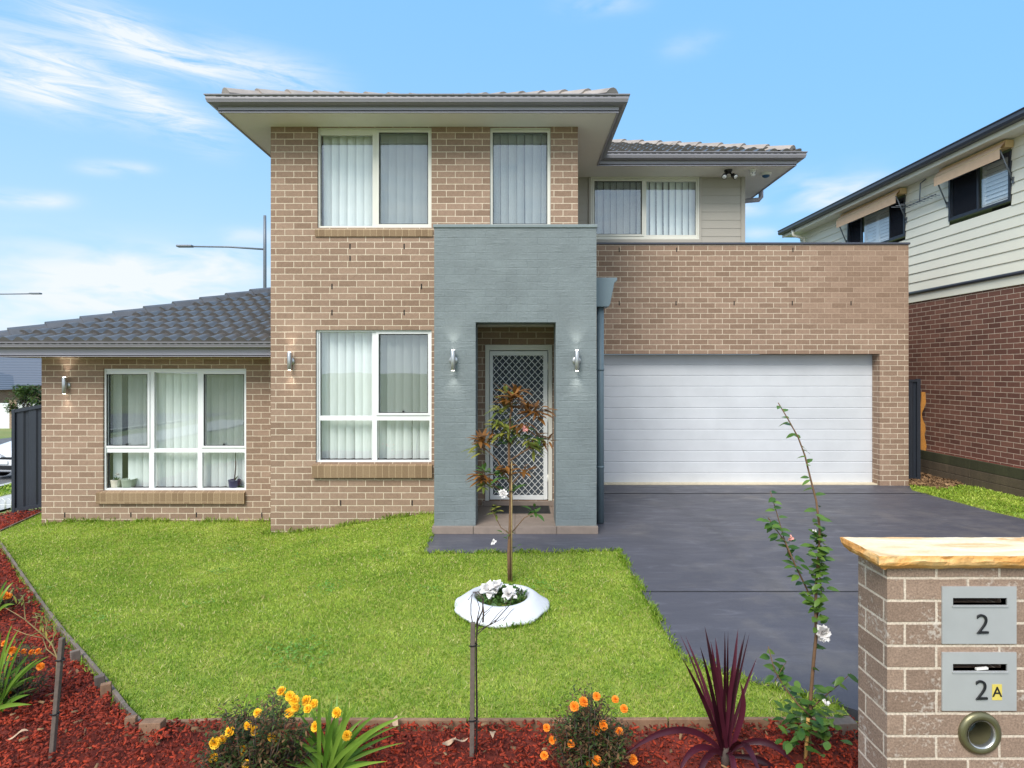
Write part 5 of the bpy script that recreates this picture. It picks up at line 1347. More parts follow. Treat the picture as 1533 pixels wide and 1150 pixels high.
# ------------------------------------------------------------------ mailbox pillar
py_ = 2.29
PI_ = thing('mailbox_pillar', 'brick mailbox pillar with sandstone cap and two steel letterboxes', 'mailbox', (1.75, py_, 0))
qx0, qx1, qz1, pd = 1.405, 2.25, 1.132, .195
sk = F / py_
SLOTS = [((1425 - CX) / sk, (1506 - CX) / sk, CAMZ + (CY - t_ - 28) / sk, CAMZ + (CY - t_ - 17) / sk) for t_ in (877.5, 976)]
mb = MB(); hole_wall(mb, qx0, qx1, -.1, qz1, py_, [(1.702, 1.810, .442, .550)] + SLOTS, .19)
# shift UVs so that joints fall as in the photo
mb.face([(qx0, py_ + pd, -.1), (qx0, py_, -.1), (qx0, py_, qz1), (qx0, py_ + pd, qz1)]); mb.face([(qx1, py_, -.1), (qx1, py_ + pd, -.1), (qx1, py_ + pd, qz1), (qx1, py_, qz1)]); mb.face([(qx1, py_ + pd, -.1), (qx0, py_ + pd, -.1), (qx0, py_ + pd, qz1), (qx1, py_ + pd, qz1)])
mb.uv = [(u + .085, v + .03) for u, v in mb.uv]
mb.build('pillar_body', M['brick_pillar'], PI_)
# cap stone with split edges
bm = bmesh.new(); cx0_, cx1_, cy0_, cy1_ = 1.352, 2.30, py_ - .04, py_ + pd + .02
nx, ny, nz_ = 64, 16, 5; rgc = np.random.default_rng(5)
def stone_cap():
    V = []; Fc = []; mi = []
    zt, zb2 = 1.181, 1.128
    per = []
    for i in range(nx): per.append((cx0_ + (cx1_ - cx0_) * i / nx, cy0_))
    for i in range(ny): per.append((cx1_, cy0_ + (cy1_ - cy0_) * i / ny))
    for i in range(nx): per.append((cx1_ - (cx1_ - cx0_) * i / nx, cy1_))
    for i in range(ny): per.append((cx0_, cy1_ - (cy1_ - cy0_) * i / ny))
    n = len(per); cxm, cym = (cx0_ + cx1_) / 2, (cy0_ + cy1_) / 2
    lev = [(zt, .0), (zt - .006, .004), (zt - .02, .008), (zt - .034, .002), (zb2 + .006, -.012), (zb2, -.022)]
    wob = np.convolve(rgc.normal(0, 1, n + 12), np.ones(5) / 5, 'same')[6:-6]
    for li, (z, out) in enumerate(lev):
        wl = np.convolve(rgc.normal(0, 1, n + 12), np.ones(3) / 3, 'same')[6:-6]
        for k, (x, y) in enumerate(per):
            nxv = -1 if x <= cx0_ + 1e-6 else (1 if x >= cx1_ - 1e-6 else 0); nyv = -1 if y <= cy0_ + 1e-6 else (1 if y >= cy1_ - 1e-6 else 0)
            o = out + wob[k] * .004 + (wl[k] * .005 if li else wl[k] * .002)
            V.append((x + nxv * o, y + nyv * o, z + (wl[k] * .004 if 0 < li else 0)))
    for li in range(len(lev) - 1):
        for k in range(n): Fc.append((li * n + (k + 1) % n, li * n + k, (li + 1) * n + k, (li + 1) * n + (k + 1) % n)); mi.append(1)
    mb = MB(); mb.mesh(V, Fc, 1); mb.face([V[k] for k in range(n)], 0); mb.face([V[(len(lev) - 1) * n + k] for k in range(n)][::-1], 1)
    mb.build('cap_stone', [M['stone_top'], M['stone_side']], PI_)
stone_cap(); bm.free()
def glyph(txt, size, loc, mat, parent, name, ext=.0025):
    cu = bpy.data.curves.new(name, 'FONT'); cu.body = txt; cu.size = size; cu.extrude = ext; cu.align_x = 'CENTER'; cu.align_y = 'CENTER'; cu.bevel_depth = .0004; cu.offset = -.0016 if size > .09 else 0
    tmp = bpy.data.objects.new(name, cu); COL.objects.link(tmp); bpy.context.view_layer.update()
    me = bpy.data.meshes.new_from_object(tmp.evaluated_get(bpy.context.evaluated_depsgraph_get())); bpy.data.objects.remove(tmp)
    rot = Matrix.Rotation(R(90), 4, 'X'); me.transform(rot)
    me.materials.clear(); me.materials.append(mat)
    me.transform(Matrix.Translation(Vector(loc) - wloc(parent)))
    o = bpy.data.objects.new(name, me); COL.objects.link(o); o.parent = parent; return o
sk = F / py_
def pxp(px, py): return ((px - CX) / sk, CAMZ + (CY - py) / sk)
for k, (t_, b_) in enumerate(((877.5, 963), (976, 1063))):
    (xa, zt), (xb_, zb2) = pxp(1409, t_), pxp(1520, b_)
    (sa, st), (sb, sb2) = pxp(1425, t_ + 17), pxp(1506, t_ + 28)
    yf = py_ - .006
    mb = MB(); hole_wall(mb, xa, xb_, zb2, zt, yf, [(sa, sb, sb2, st)], .03)
    mb.face([(xa, py_, zb2), (xa, yf, zb2), (xa, yf, zt), (xa, py_, zt)]); mb.face([(xb_, yf, zb2), (xb_, py_, zb2), (xb_, py_, zt), (xb_, yf, zt)]); mb.face([(xa, yf, zt), (xb_, yf, zt), (xb_, py_, zt), (xa, py_, zt)]); mb.face([(xa, py_, zb2), (xb_, py_, zb2), (xb_, yf, zb2), (xa, yf, zb2)])
    lb = mb.build('letterbox', M['plate'], PI_, label=('upper steel letterbox with a black 2' if k == 0 else 'lower steel letterbox with 2 and a yellow A sticker'))
    mb = MB(); mb.face([(sa - .01, yf + .08, sb2 - .01), (sb + .01, yf + .08, sb2 - .01), (sb + .01, yf + .08, st + .01), (sa - .01, yf + .08, st + .01)]); mb.build('slot', M['dark'], lb)
    mb = MB(); mb.box(sa - .003, sb + .003, yf - .004, yf - .0002, sb2 - .006, sb2 - .001); mb.build('slot_lip', M['plate'], lb)
    c = pxp(1468.5 if k == 0 else 1467, t_ + 57)
    glyph('2', .108, (c[0], yf - .0028, c[1]), M['black'], lb, 'house_number')
    if k:
        c = pxp(1490.5, 1035); mb = MB(); mb.box(c[0] - .0185, c[0] + .0185, yf - .0015, yf - .0002, c[1] - .03, c[1] + .03); st_ = mb.build('sticker', M['sticker'], lb)
        glyph('A', .054, (c[0], yf - .0022, c[1]), M['black'], st_, 'letter', .0005)
        mb = MB(); mb.obox(((sa + sb) / 2 + .01, yf + .006, sb2 + .008), (.022, 0, .002), (0, .005, 0), (0, -.0, .0035)); mb.build('letter_paper', M['paper'], lb)
c = pxp(1466, 1097); cc = (c[0], py_, c[1])
mb = MB(); mb.lathe([(.049, -.11), (.049, .006), (.054, .012), (.066, .016), (.076, .012), (.0815, .003), (.0815, -.001)], cc, 40, 'y'); rg_ = mb.build('newspaper_holder', M['ring'], PI_)
mb = MB(); mb.lathe([(.0535, .0145), (.05, .012), (.0485, .004), (.0485, -.004)], cc, 40, 'y'); mb.build('inner_rim', M['steel'], rg_)
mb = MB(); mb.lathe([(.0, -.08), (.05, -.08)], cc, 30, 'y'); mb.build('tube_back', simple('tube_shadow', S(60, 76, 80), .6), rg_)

# ------------------------------------------------------------------ tyre planter
TY = thing('tyre_planter', 'white painted flared tyre planter with plants inside on the lawn', 'planter', (TCX, TCY, gz(TCX, TCY)))
rgt = np.random.default_rng(4); n = 72; ph = np.linspace(0, 2 * np.pi, n, endpoint=False)
prof = [(.215, -.02), (.205, .05), (.213, .088), (.235, .104), (.262, .10), (.295, .078), (.335, .045), (.37, .026), (.378, .016), (.372, .0), (.34, -.01)]
vs = []; 
for j, (r, h) in enumerate(prof):
    for k in range(n):
        wv = .006 * math.sin(ph[k] * 3 + .5) + .006 * math.sin(ph[k] * 7 + j * .2) * (r > .3); zz = .006 * math.sin(ph[k] * 2 + 1) + (.007 * math.sin(ph[k] * 9) if r > .34 else 0)
        vs.append(((r + wv) * math.cos(ph[k]), (r + wv) * math.sin(ph[k]), h + zz))
mb = MB(); mb.mesh(vs, [(i * n + (k + 1) % n, i * n + k, (i + 1) * n + k, (i + 1) * n + (k + 1) % n) for i in range(len(prof) - 1) for k in range(n)], 0, True)
mb.build('tyre', M['tyre'], TY, local=True)
mb = MB(); mb.lathe([(.0, .045), (.215, .04)], (0, 0, 0), 30); mb.build('soil', M['lawn_soil'], TY, local=True)

def flower_white(name, parent, c, r, seed, facing=(0, -.6, .8), mat='petal_white', n=26, local=False):
    rg = random.Random(seed); fz = Vector(facing).normalized(); lv = []
    for k in range(n):
        d = sph(rg, -.1, 1); q = Vector((0, 0, 1)).rotation_difference(fz); d = q @ d
        lv.append((Vector(c) + d * r * .15, d, fz, r * rg.uniform(.75, 1.05), r * rg.uniform(.6, .9), .25))
    return leafset(name, lv, M[mat], parent, fold=.5, local=local)
PP = thing('low_plant', 'low green plant with two white blooms inside the white tyre', 'plant', (TCX, TCY, gz(TCX, TCY) + .04))
rg = random.Random(8); lv = []
for k in range(520):
    a = rg.uniform(0, 6.283); r = .205 * rg.random() ** .5; lv.append(((r * math.cos(a), r * math.sin(a), rg.uniform(0, .07)), sph(rg, .1, 1), (0, 0, 1), rg.uniform(.025, .05), .018, .4))
leafset('ground_leaf', lv, M['leafgreen'], PP, local=True)
leafset('broad_leaf', [((rg.uniform(-.04, .1), rg.uniform(-.02, .14), .06), (rg.uniform(-1, 1), rg.uniform(-.6, .6), rg.uniform(-.1, .9)), (0, 0, 1), rg.uniform(.07, .11), .05, .6) for _ in range(16)], M['camellia'], PP, seg=4, local=True)
leafset('hanging_leaf', [((-.05, -.2, .07), (0, -.6, -.5), (0, -1, 0.3), .12, .07, .5)], M['leafgreen'], PP, seg=4, local=True)
flower_white('bloom', PP, (-.10, -.02, .10), .075, 3, local=True); flower_white('bloom', PP, (-.04, .0, .115), .07, 13, local=True); flower_white('bloom', PP, (.06, -.08, .09), .07, 5, local=True)

# ------------------------------------------------------------------ bronze-leaved sapling behind the tyre
D = 5.0; base = G(763, 868)
D = base.y
MS = thing('sapling', 'tall young tree with bronze leaf clusters before the front door', 'tree', tuple(base))
def trunkpts(pxs, d, dj=0, seed=1):
    rg = random.Random(seed); return [P(px, py, d + rg.uniform(-dj, dj)) for px, py in pxs]
mb = MB()
tr = [base - Vector((0, 0, .05))] + trunkpts([(762, 830), (764, 790), (765, 750), (764, 715), (762, 690), (762, 655), (764, 625), (767, 600)], D)
mb.tube(tr, [.019, .018, .017, .016, .0145, .013, .011, .009, .006], 9)
def br(pts, r0, r1, n=6): mb.tube(pts, list(np.linspace(r0, r1, len(pts))), n)
br(trunkpts([(763, 668), (775, 650), (795, 635)], D, .06, 2), .008, .005); br(trunkpts([(763, 690), (790, 672), (812, 672)], D, .06, 3), .008, .004)
br(trunkpts([(762, 722), (745, 690), (727, 672)], D, .06, 4), .008, .004); br(trunkpts([(764, 745), (740, 728), (724, 716)], D, .05, 5), .008, .004)
br(trunkpts([(763, 665), (750, 645), (742, 632)], D, .05, 6), .007, .004); br(trunkpts([(765, 728), (775, 715), (785, 706)], D, .05, 7), .006, .004)
br(trunkpts([(764, 800), (750, 790), (737, 765)], D, .04, 8), .005, .003); br(trunkpts([(764, 800), (785, 775), (800, 768)], D, .04, 9), .005, .003)
mb.build('trunk', M['stem_brown'], MS)
rg = random.Random(21)
def whorl(px, py, n, L, W, up, sp=.35, dj=.08, out=None):
    c = P(px, py, D + rg.uniform(-dj, dj)); res = []
    for k in range(int(n * 1.6)):
        d = sph(rg, -.35, .75); d = (d + Vector(up) * sp); res.append((c + d * rg.uniform(-.01, .03) + Vector((rg.gauss(0, .018), rg.gauss(0, .018), rg.gauss(0, .022))), d, (0, -.25, 1), L * rg.uniform(.75, 1.3), W * rg.uniform(.6, 1.05), rg.uniform(.2, .8)))
    return res
br_l = whorl(766, 598, 16, .15, .042, (0, 0, 1)) + whorl(760, 606, 10, .14, .04, (-.5, 0, .8)) + whorl(775, 590, 8, .12, .034, (.6, 0, .8))
br_l += whorl(802, 618, 22, .15, .04, (.6, 0, .25)) + whorl(790, 612, 12, .13, .038, (.3, 0, .6)) + whorl(781, 640, 10, .13, .038, (.7, 0, -.2)) + whorl(804, 655, 8, .14, .034, (.7, 0, -.5))
br_l += whorl(722, 662, 20, .13, .034, (-.3, 0, .6)) + whorl(723, 714, 22, .11, .032, (-.1, 0, -.1)) + whorl(783, 706, 7, .12, .038, (.6, 0, .1)) + whorl(821, 656, 5, .1, .03, (.5, 0, .5)) + whorl(760, 702, 9, .09, .04, (0, 0, -.5))
leafset('bronze_foliage', br_l, M['bronze'], MS, seg=4)
ol = whorl(750, 615, 12, .13, .036, (-.5, 0, .2)) + whorl(748, 635, 16, .13, .036, (-.5, 0, 0)) + whorl(768, 646, 18, .12, .034, (0, 0, .3)) + whorl(752, 650, 10, .12, .035, (-.6, 0, -.4)) + whorl(790, 662, 12, .14, .034, (.6, 0, -.5)) + whorl(724, 728, 10, .1, .03, (0, 0, -.3)) + whorl(740, 765, 7, .09, .032, (-.3, 0, -.6))
ol += whorl(796, 672, 10, .12, .032, (.7, 0, -.5)) + whorl(718, 672, 8, .13, .032, (-.6, 0, -.3)) + whorl(758, 592, 8, .12, .034, (-.3, 0, .3))
leafset('olive_foliage', ol, M['olive'], MS, seg=4)
gl = whorl(747, 713, 6, .1, .045, (0, 0, .2)) + whorl(760, 735, 5, .11, .055, (-.4, 0, .1)) + whorl(801, 655, 5, .13, .05, (.5, 0, .1)) + whorl(800, 766, 7, .09, .04, (.1, 0, .3)) + whorl(768, 655, 8, .1, .035, (0, 0, .2)) + whorl(726, 705, 5, .08, .04, (0, 0, .5)) + whorl(745, 660, 6, .1, .035, (-.3, 0, -.4)) + whorl(768, 818, 6, .04, .018, (0, 0, .2)) + whorl(757, 800, 4, .05, .02, (-.4, 0, .2))
leafset('green_foliage', gl, M['leafgreen'], MS, seg=4)
flower_white('bloom', MS, P(753, 739, D - .05), .042, 31, (0, -1, .2)); flower_white('bloom', MS, P(786, 642, D - .1), .034, 33, (0, -1, .2), 'petal_pink', 9); flower_white('bud', MS, P(739, 812, D), .03, 34, (0, -1, .4), 'petal_white', 10)
mb = MB(); mb.tube([base + Vector((.02, -.03, -.05)), P(766, 690, D - .02)], .006, 8); mb.build('stake', M['stem_olive'], MS)

# ------------------------------------------------------------------ camellia at right, with a cane
base = G(1211, 1133); D = base.y
CA = thing('camellia', 'slender white flowering shrub standing beside the brick mailbox pillar', 'plant', tuple(base))
mb = MB()
def stem(pxs, r0, r1, seed, dj=.03): pts = trunkpts(pxs, D, dj, seed); mb.tube(pts, list(np.linspace(r0, r1, len(pts))), 7); return pts
main = [(1211, 1140), (1212, 1090), (1214, 1040), (1218, 990), (1222, 950), (1221, 915), (1222, 870), (1226, 825), (1227, 790), (1222, 750), (1213, 715), (1205, 682), (1195, 655), (1180, 628), (1165, 603)]
stem(main, .0095, .0025, 1, .02)
b1 = [(1221, 915), (1207, 880), (1190, 845), (1176, 812), (1160, 790), (1150, 775)]; stem(b1, .005, .002, 2)
b2 = [(1184, 838), (1172, 800), (1162, 765), (1153, 735)]; stem(b2, .0035, .0015, 3)
b3 = [(1213, 1072), (1195, 1055), (1175, 1030), (1160, 1005), (1150, 968)]; stem(b3, .0045, .002, 4, .06)
b4 = [(1213, 1062), (1235, 1042), (1252, 1028), (1274, 1008)]; stem(b4, .0035, .0015, 5, .06)
b5 = [(1222, 930), (1230, 890), (1226, 850), (1229, 820)]; stem(b5, .004, .002, 6)
b6 = [(1160, 1020), (1170, 1002), (1178, 990)]; stem(b6, .002, .001, 7)
mb.build('stem', M['stem_brown'], CA)
rg = random.Random(17); lv = []
def along(pts, n, L, W, spread=14, t0=0, t1=1, drop=.5):
    P_ = [Vector((a, b)) for a, b in pts]
    for k in range(n):
        t = t0 + (t1 - t0) * (k + rg.random()) / n; f = t * (len(P_) - 1); i = min(int(f), len(P_) - 2); q = P_[i].lerp(P_[i + 1], f - i)
        c = P(q.x + rg.uniform(-2, 2), q.y, D + rg.uniform(-.03, .03)); s = rg.choice((-1, 1))
        c = c + Vector((rg.uniform(-1, 1), rg.uniform(-1, 1), rg.uniform(-.6, .6))) * spread / 300 * .6
        lv.append((c, (s * rg.uniform(.4, 1), rg.uniform(-.8, .8), rg.uniform(-.3, .6)), (0, -.5, 1), L * rg.uniform(.8, 1.2), W * rg.uniform(.9, 1.3), drop))
along(main, 17, .05, .022, 2, .62, 1.0); along(main, 26, .055, .026, 10, .40, .62); along(main, 9, .055, .026, 5, .2, .42); along(b1, 34, .05, .024, 10); along(b2, 14, .05, .024, 7)
along(b3, 16, .06, .03, 8); along(b4, 11, .06, .032, 6); along(b5, 42, .05, .025, 14); along(b6, 5, .05, .025, 5); along([(1226, 845), (1228, 800)], 14, .05, .025, 12)
along([(1190, 845), (1215, 815), (1218, 780)], 16, .045, .022, 12)
for k in range(110):
    c = P(1213, 1084, D) + Vector((rg.gauss(0, .075), rg.gauss(0, .08), rg.gauss(0, .055))); lv.append((c, sph(rg, -.4, .7), (0, 0, 1), rg.uniform(.045, .07), .034, .5))
leafset('foliage', lv, M['camellia'], CA, seg=4)
flower_white('bloom', CA, P(1230, 947, D - .03), .043, 41, (.1, -1, .3), n=34); flower_white('bud', CA, P(1183, 806, D), .018, 42, (0, -1, .4), 'petal_pink', 10); flower_white('bud', CA, P(1237, 1050, D), .02, 43, (0, -1, .4), n=9); flower_white('bud', CA, P(1219, 795, D), .012, 44, (0, -1, .4), n=8)
mb = MB(); mb.tube([P(1205, 1150, D - .02), P(1210, 1075, D - .02)], .0085, 9); mb.build('cane', M['bamboo'], CA)

# ------------------------------------------------------------------ maroon cordyline
base = G(1086, 1140); D = base.y
CO = thing('cordyline', 'dark maroon spiky cordyline in the red bark bed', 'plant', tuple(base))
def ribbon_leaf(pts, w, V, Fc, rn, r, tip=.02, fold=.35, basew=.55):
    P_ = [Vector(p) for p in pts]
    # quadratic/cubic bezier through control points
    n = 12; i0 = len(V); off = wloc(CUR)
    for k in range(n + 1):
        t = k / n
        q = list(P_)
        while len(q) > 1: q = [q[i].lerp(q[i + 1], t) for i in range(len(q) - 1)]
        t2 = min(t + .02, 1); q2 = list(P_)
        while len(q2) > 1: q2 = [q2[i].lerp(q2[i + 1], t2) for i in range(len(q2) - 1)]
        if k == n: d = V_last
        else: d = (q2[0] - q[0]).normalized(); V_last = d
        s = d.cross(Vector((0, -1, .25)));
        if s.length < .15: s = d.cross(Vector((.3, -.3, 1)))
        s.normalize(); nn = s.cross(d)
        ww = w / 2 * ((basew + (1 - basew) * min(1, t / .35)) if t < .5 else max(tip, 1 - ((t - .5) / .5) ** 1.8))
        V += [q[0] - s * ww + nn * ww * fold - off, q[0] - off, q[0] + s * ww + nn * ww * fold - off]; rn += [r] * 3
    for k in range(n):
        a = i0 + k * 3; Fc += [(a, a + 1, a + 4, a + 3), (a + 1, a + 2, a + 5, a + 4)]
def ribbons(name, specs, mat, parent):
    global CUR
    CUR = parent; V, Fc, rn = [], [], []; rg = random.Random(len(specs))
    for pts, w in specs: ribbon_leaf(pts, w, V, Fc, rn, rg.random())
    return big_mesh(name, np.array([tuple(v) for v in V]), np.array(Fc), mat, parent, rnd=np.array(rn), smooth=True)
rg = random.Random(5); sp = []
b0 = (1086, 1128)
for (tx, ty, w) in ((1055, 938, .024), (1105, 942, .024), (1112, 958, .02), (1021, 985, .02), (1026, 952, .018), (1018, 950, .012), (1048, 968, .02), (1071, 955, .026), (1085, 945, .014), (1090, 945, .012), (1122, 948, .012), (1133, 985, .018), (1116, 946, .014), (1066, 990, .022), (1098, 985, .022), (1076, 1000, .02), (1064, 960, .02)):
    dj = rg.uniform(-.16, .16); m = ((b0[0] * .45 + tx * .55) + (tx - b0[0]) * -.12, b0[1] * .45 + ty * .55)
    sp.append(([P(b0[0] + rg.uniform(-5, 5), b0[1] + 8, D), P(m[0], m[1], D + dj * .4), P(tx, ty, D + dj)], w * .98))
for pts in ([(1080, 1125), (1040, 1075), (985, 1085), (930, 1135)], [(1080, 1130), (1050, 1105), (1025, 1120), (1015, 1165)], [(1092, 1125), (1110, 1090), (1125, 1125), (1140, 1165)], [(1092, 1125), (1130, 1095), (1165, 1110), (1192, 1150)], [(1084, 1130), (1060, 1110), (1045, 1150), (1040, 1190)], [(1094, 1132), (1150, 1130), (1160, 1150), (1165, 1180)], [(1094, 1128), (1105, 1080), (1120, 1060), (1108, 1020)], [(1088, 1130), (1092, 1110), (1100, 1150), (1105, 1200)]):
    dj = rg.uniform(-.35, -.05); sp.append(([P(px, py, D + dj * i / 3) for i, (px, py) in enumerate(pts)], .03))
ribbons('leaf_blade', sp, M['maroon'], CO)
mb = MB(); mb.tube([base - Vector((0, 0, .05)), P(1086, 1118, D)], [.022, .016], 10); mb.build('stem', M['stem_dark'], CO)

# ------------------------------------------------------------------ green strap plants
base = G(492, 1160); D = base.y
SP_ = thing('strap_plant', 'bright green strappy clump in front of the yellow marigolds', 'plant', tuple(base)); sp = []; rg = random.Random(6)
for (tx, ty) in ((455, 1050), (478, 1040), (486, 1060), (498, 1045), (512, 1055), (528, 1060), (545, 1075), (560, 1070), (585, 1078), (600, 1085), (425, 1095), (420, 1120), (432, 1105), (440, 1088), (520, 1080), (470, 1070), (555, 1140), (535, 1120), (430, 1145), (503, 1070), (462, 1100), (548, 1105), (575, 1062), (610, 1070), (540, 1046), (522, 1040), (505, 1036), (445, 1065), (590, 1100), (605, 1112), (570, 1120), (412, 1135), (580, 1140)):
    dj = rg.uniform(-.2, .2); b = (492 + rg.uniform(-14, 14), 1165); m = (b[0] * .5 + tx * .5 - (tx - b[0]) * .15, b[1] * .4 + ty * .6 - 8)
    sp.append(([P(b[0], b[1], D), P(m[0], m[1], D + dj * .5), P(tx, ty, D + dj)], rg.uniform(.014, .024)))
ribbons('leaf_blade', sp, M['strap'], SP_)
base = G(0, 1066); D = base.y
SP2 = thing('strap_plant', 'green strappy clump with orange flowers at the left edge', 'plant', tuple(base)); sp = []
for (tx, ty) in ((18, 935), (2, 945), (-15, 950), (30, 940), (42, 948), (48, 975), (60, 985), (74, 982), (62, 1000), (52, 1012), (66, 1010), (45, 1040), (48, 1055), (-30, 980), (-40, 1000), (10, 960), (25, 960), (38, 990), (35, 1020), (56, 1030), (12, 985), (-5, 970)):
    dj = rg.uniform(-.25, .25); b = (-6 + rg.uniform(-10, 10), 1066); m = (b[0] * .5 + tx * .5 - (tx - b[0]) * .18, b[1] * .4 + ty * .6 - 8)
    sp.append(([P(b[0], b[1], D), P(m[0], m[1], D + dj * .5), P(tx, ty, D + dj)], rg.uniform(.012, .022)))
ribbons('leaf_blade', sp, M['strap'], SP2)
base3 = G(-8, 925); D3 = base3.y
SP3 = thing('strap_plant', 'small strappy clump at the left edge farther up the bark bed', 'plant', tuple(base3)); sp = []
for (tx, ty) in ((12, 868), (20, 872), (5, 880), (22, 905), (15, 910), (-10, 875), (-25, 890), (10, 895)):
    b = (-8, 925); sp.append(([P(b[0], b[1], D3), P((b[0] + tx) / 2 - 3, (b[1] + ty) / 2 - 14, D3), P(tx, ty, D3 + rg.uniform(-.2, .2))], .022))
ribbons('leaf_blade', sp, M['strap'], SP3)

# ------------------------------------------------------------------ marigolds: flower heads are copies of one ruffled head
def marigold_head(mat):
    V, Fc = [], []; rg = random.Random(2)
    for ring, (n, r, tilt, z) in enumerate(((11, .021, .1, 0), (10, .019, .4, .004), (8, .015, .75, .007), (6, .011, 1.1, .010), (4, .008, 1.4, .011))):
        for k in range(n):
            a = 2 * math.pi * (k + ring * .4 + rg.uniform(-.2, .2)) / n; t = tilt + rg.uniform(-.12, .12)
            d = Vector((math.cos(a) * math.cos(t), math.sin(a) * math.cos(t), math.sin(t))); s = Vector((-math.sin(a), math.cos(a), 0)); b = Vector((0, 0, z)); L = r * rg.uniform(.85, 1.1); w = r * .42
            i = len(V); V += [b + d * L * .15 - s * w * .4, b + d * L * .15 + s * w * .4, b + d * L * .75 + s * w, b + d * L + s * w * .55 + Vector((0, 0, .002)), b + d * L * .93, b + d * L - s * w * .55 + Vector((0, 0, -.001)), b + d * L * .75 - s * w]
            Fc.append(tuple(range(i, i + 7)))
    mb = MB(); mb.mesh(V, Fc); mb.tube([(0, 0, -.02), (0, 0, .002)], [.004, .009], 8)
    return mb
def marigold(label, base_px, c_px, rx, rz, heads, mat, seed, leafmix, D=None, nleaf=1500, hs=1.0):
    g = G(*base_px); D = g.y if D is None else D
    t = thing('marigold', label, 'plant', (g.x, D, gz(g.x, D))); rg = random.Random(seed)
    c = P(c_px[0], c_px[1], D); mb = MB(); lv = []; br_ = []
    root = Vector((g.x, D, gz(g.x, D)))
    tips = []
    for k in range(46):
        d = sph(rg, -.1, 1); tip = c + Vector((d.x * rx, d.y * rx * .8, d.z * rz)) * rg.uniform(.75, 1); tips.append(tip)
        mid = root.lerp(tip, .5) + Vector((d.x, d.y, 0)) * rx * .25
        mb.tube([root + Vector((d.x, d.y, 0)) * .02, mid, tip], [.004, .003, .0015], 5)
    mb.build('stem', M['stem_dark'], t)
    for k in range(nleaf):
        tip = rg.choice(tips); q = root.lerp(tip, .35 + .65 * rg.random() ** .6) + Vector((rg.gauss(0, .03), rg.gauss(0, .03), rg.gauss(0, .022)))
        (lv if rg.random() < leafmix else br_).append((q, sph(rg, -.5, .8), (0, 0, 1), rg.uniform(.014, .034), rg.uniform(.006, .012), .4))
    leafset('foliage', lv, M['leafdark'], t); leafset('dry_foliage', br_, M['dryfol'], t)
    h0 = None; off = t.location
    for (px, py) in heads:
        p = P(px, py, D - rg.uniform(.0, .10))
        if h0 is None: h0 = marigold_head(mat).build('flower', M[mat], t, local=True); o = h0
        else: o = h0.copy(); COL.objects.link(o); o.parent = t
        o.location = p - off; o.rotation_euler = (R(rg.uniform(25, 75)), R(rg.uniform(-25, 25)), rg.uniform(-.6, .6)); k = rg.uniform(.85, 1.2) * hs; o.scale = (k, k, k)
    return t
marigold('yellow flowering marigold bush at the front edge of the lawn', (385, 1165), (385, 1130), .26, .31, [(422, 1036), (434, 1043), (440, 1050), (442, 1060), (433, 1068), (461, 1062), (372, 1086), (383, 1094), (407, 1104), (322, 1112), (333, 1108), (320, 1134), (369, 1145), (363, 1123), (386, 1068), (470, 1054), (505, 1067), (474, 1088), (519, 1102), (460, 1050), (345, 1096), (418, 1110)], 'petal_yellow', 1, .62, nleaf=4200, hs=1.05)
marigold('dry brownish marigold bush with orange flowers right of the centre stake', (882, 1165), (880, 1120), .19, .27, [(893, 1043), (921, 1048), (873, 1052), (860, 1058), (934, 1062), (903, 1086), (891, 1094), (927, 1096), (855, 1114), (827, 1108), (815, 1132), (882, 1141), (893, 1139), (818, 1090), (947, 1138)], 'petal_orange', 2, .45, nleaf=3600, hs=.95)
marigold('orange marigold among green strap leaves at the left edge', (22, 1052), (30, 1015), .16, .2, [(8, 964), (26, 975), (36, 976), (48, 977), (58, 976), (16, 986), (12, 1037), (61, 998), (18, 974)], 'petal_orange', 3, .8, nleaf=900, hs=.9)
marigold('distant orange marigold at left edge above the strap clump', (4, 912), (6, 898), .14, .16, [(8, 892), (13, 893), (1, 890), (-6, 894)], 'petal_orange', 4, .7, nleaf=300, hs=1.4)

# ------------------------------------------------------------------ stakes and bare twiggy shrubs
def stake(label, top, bot, w, ties):
    D = 2.93; a, b = P(*bot, D - .02), P(*top, D)
    t = thing('garden_stake', label, 'stake', (a.x, a.y, a.z), 0, 'timber stakes in the bark bed')
    mb = MB(); n = 7; rg = random.Random(int(top[0])); prev = None
    for k in range(n):
        p, q = a.lerp(b, k / n), a.lerp(b, (k + 1) / n)
        mb.bar(p, q, w * rg.uniform(.96, 1.04), w * .95)
    mb = MB(); mb.bar(a - Vector((0, 0, .1)), b, w, w); mb.build('post', M['wood_stake'], t, bevel=.003)
    for ty in ties:
        f = (ty - bot[1]) / (top[1] - bot[1]); c = a.lerp(b, f)
        mb = MB(); h = w * .62
        mb.tube([c + Vector((-h, -h, 0)), c + Vector((h, -h, .002)), c + Vector((h + .008, 0, .003)), c + Vector((h, h, .002)), c + Vector((-h, h, 0)), c + Vector((-h, -h, 0))], .0035, 6); mb.tube([c + Vector((h, -h, 0)), c + Vector((h + .022, -h - .004, .004))], .0025, 5)
        mb.build('tie', M['black'], t)
    return t, a, b
st1, a, b = stake('leaning weathered stake in the bark bed at the left', (93, 955), (73, 1158), .021, (988, 1069)); 
st2, a2, b2 = stake('upright weathered stake at centre in front of the tyre planter', (708, 932), (706, 1165), .022, (966, 1078))
def twig(label, specs, mat, base, leaves=None, cat='plant'):
    t = thing('bare_shrub', label, cat, tuple(base)); mb = MB()
    for pts, r0, r1 in specs: mb.tube(pts, list(np.linspace(r0, r1, len(pts))), 6)
    mb.build('stem', M[mat], t)
    if leaves: leafset('foliage', leaves, M['olive'], t)
    return t
D = 2.95
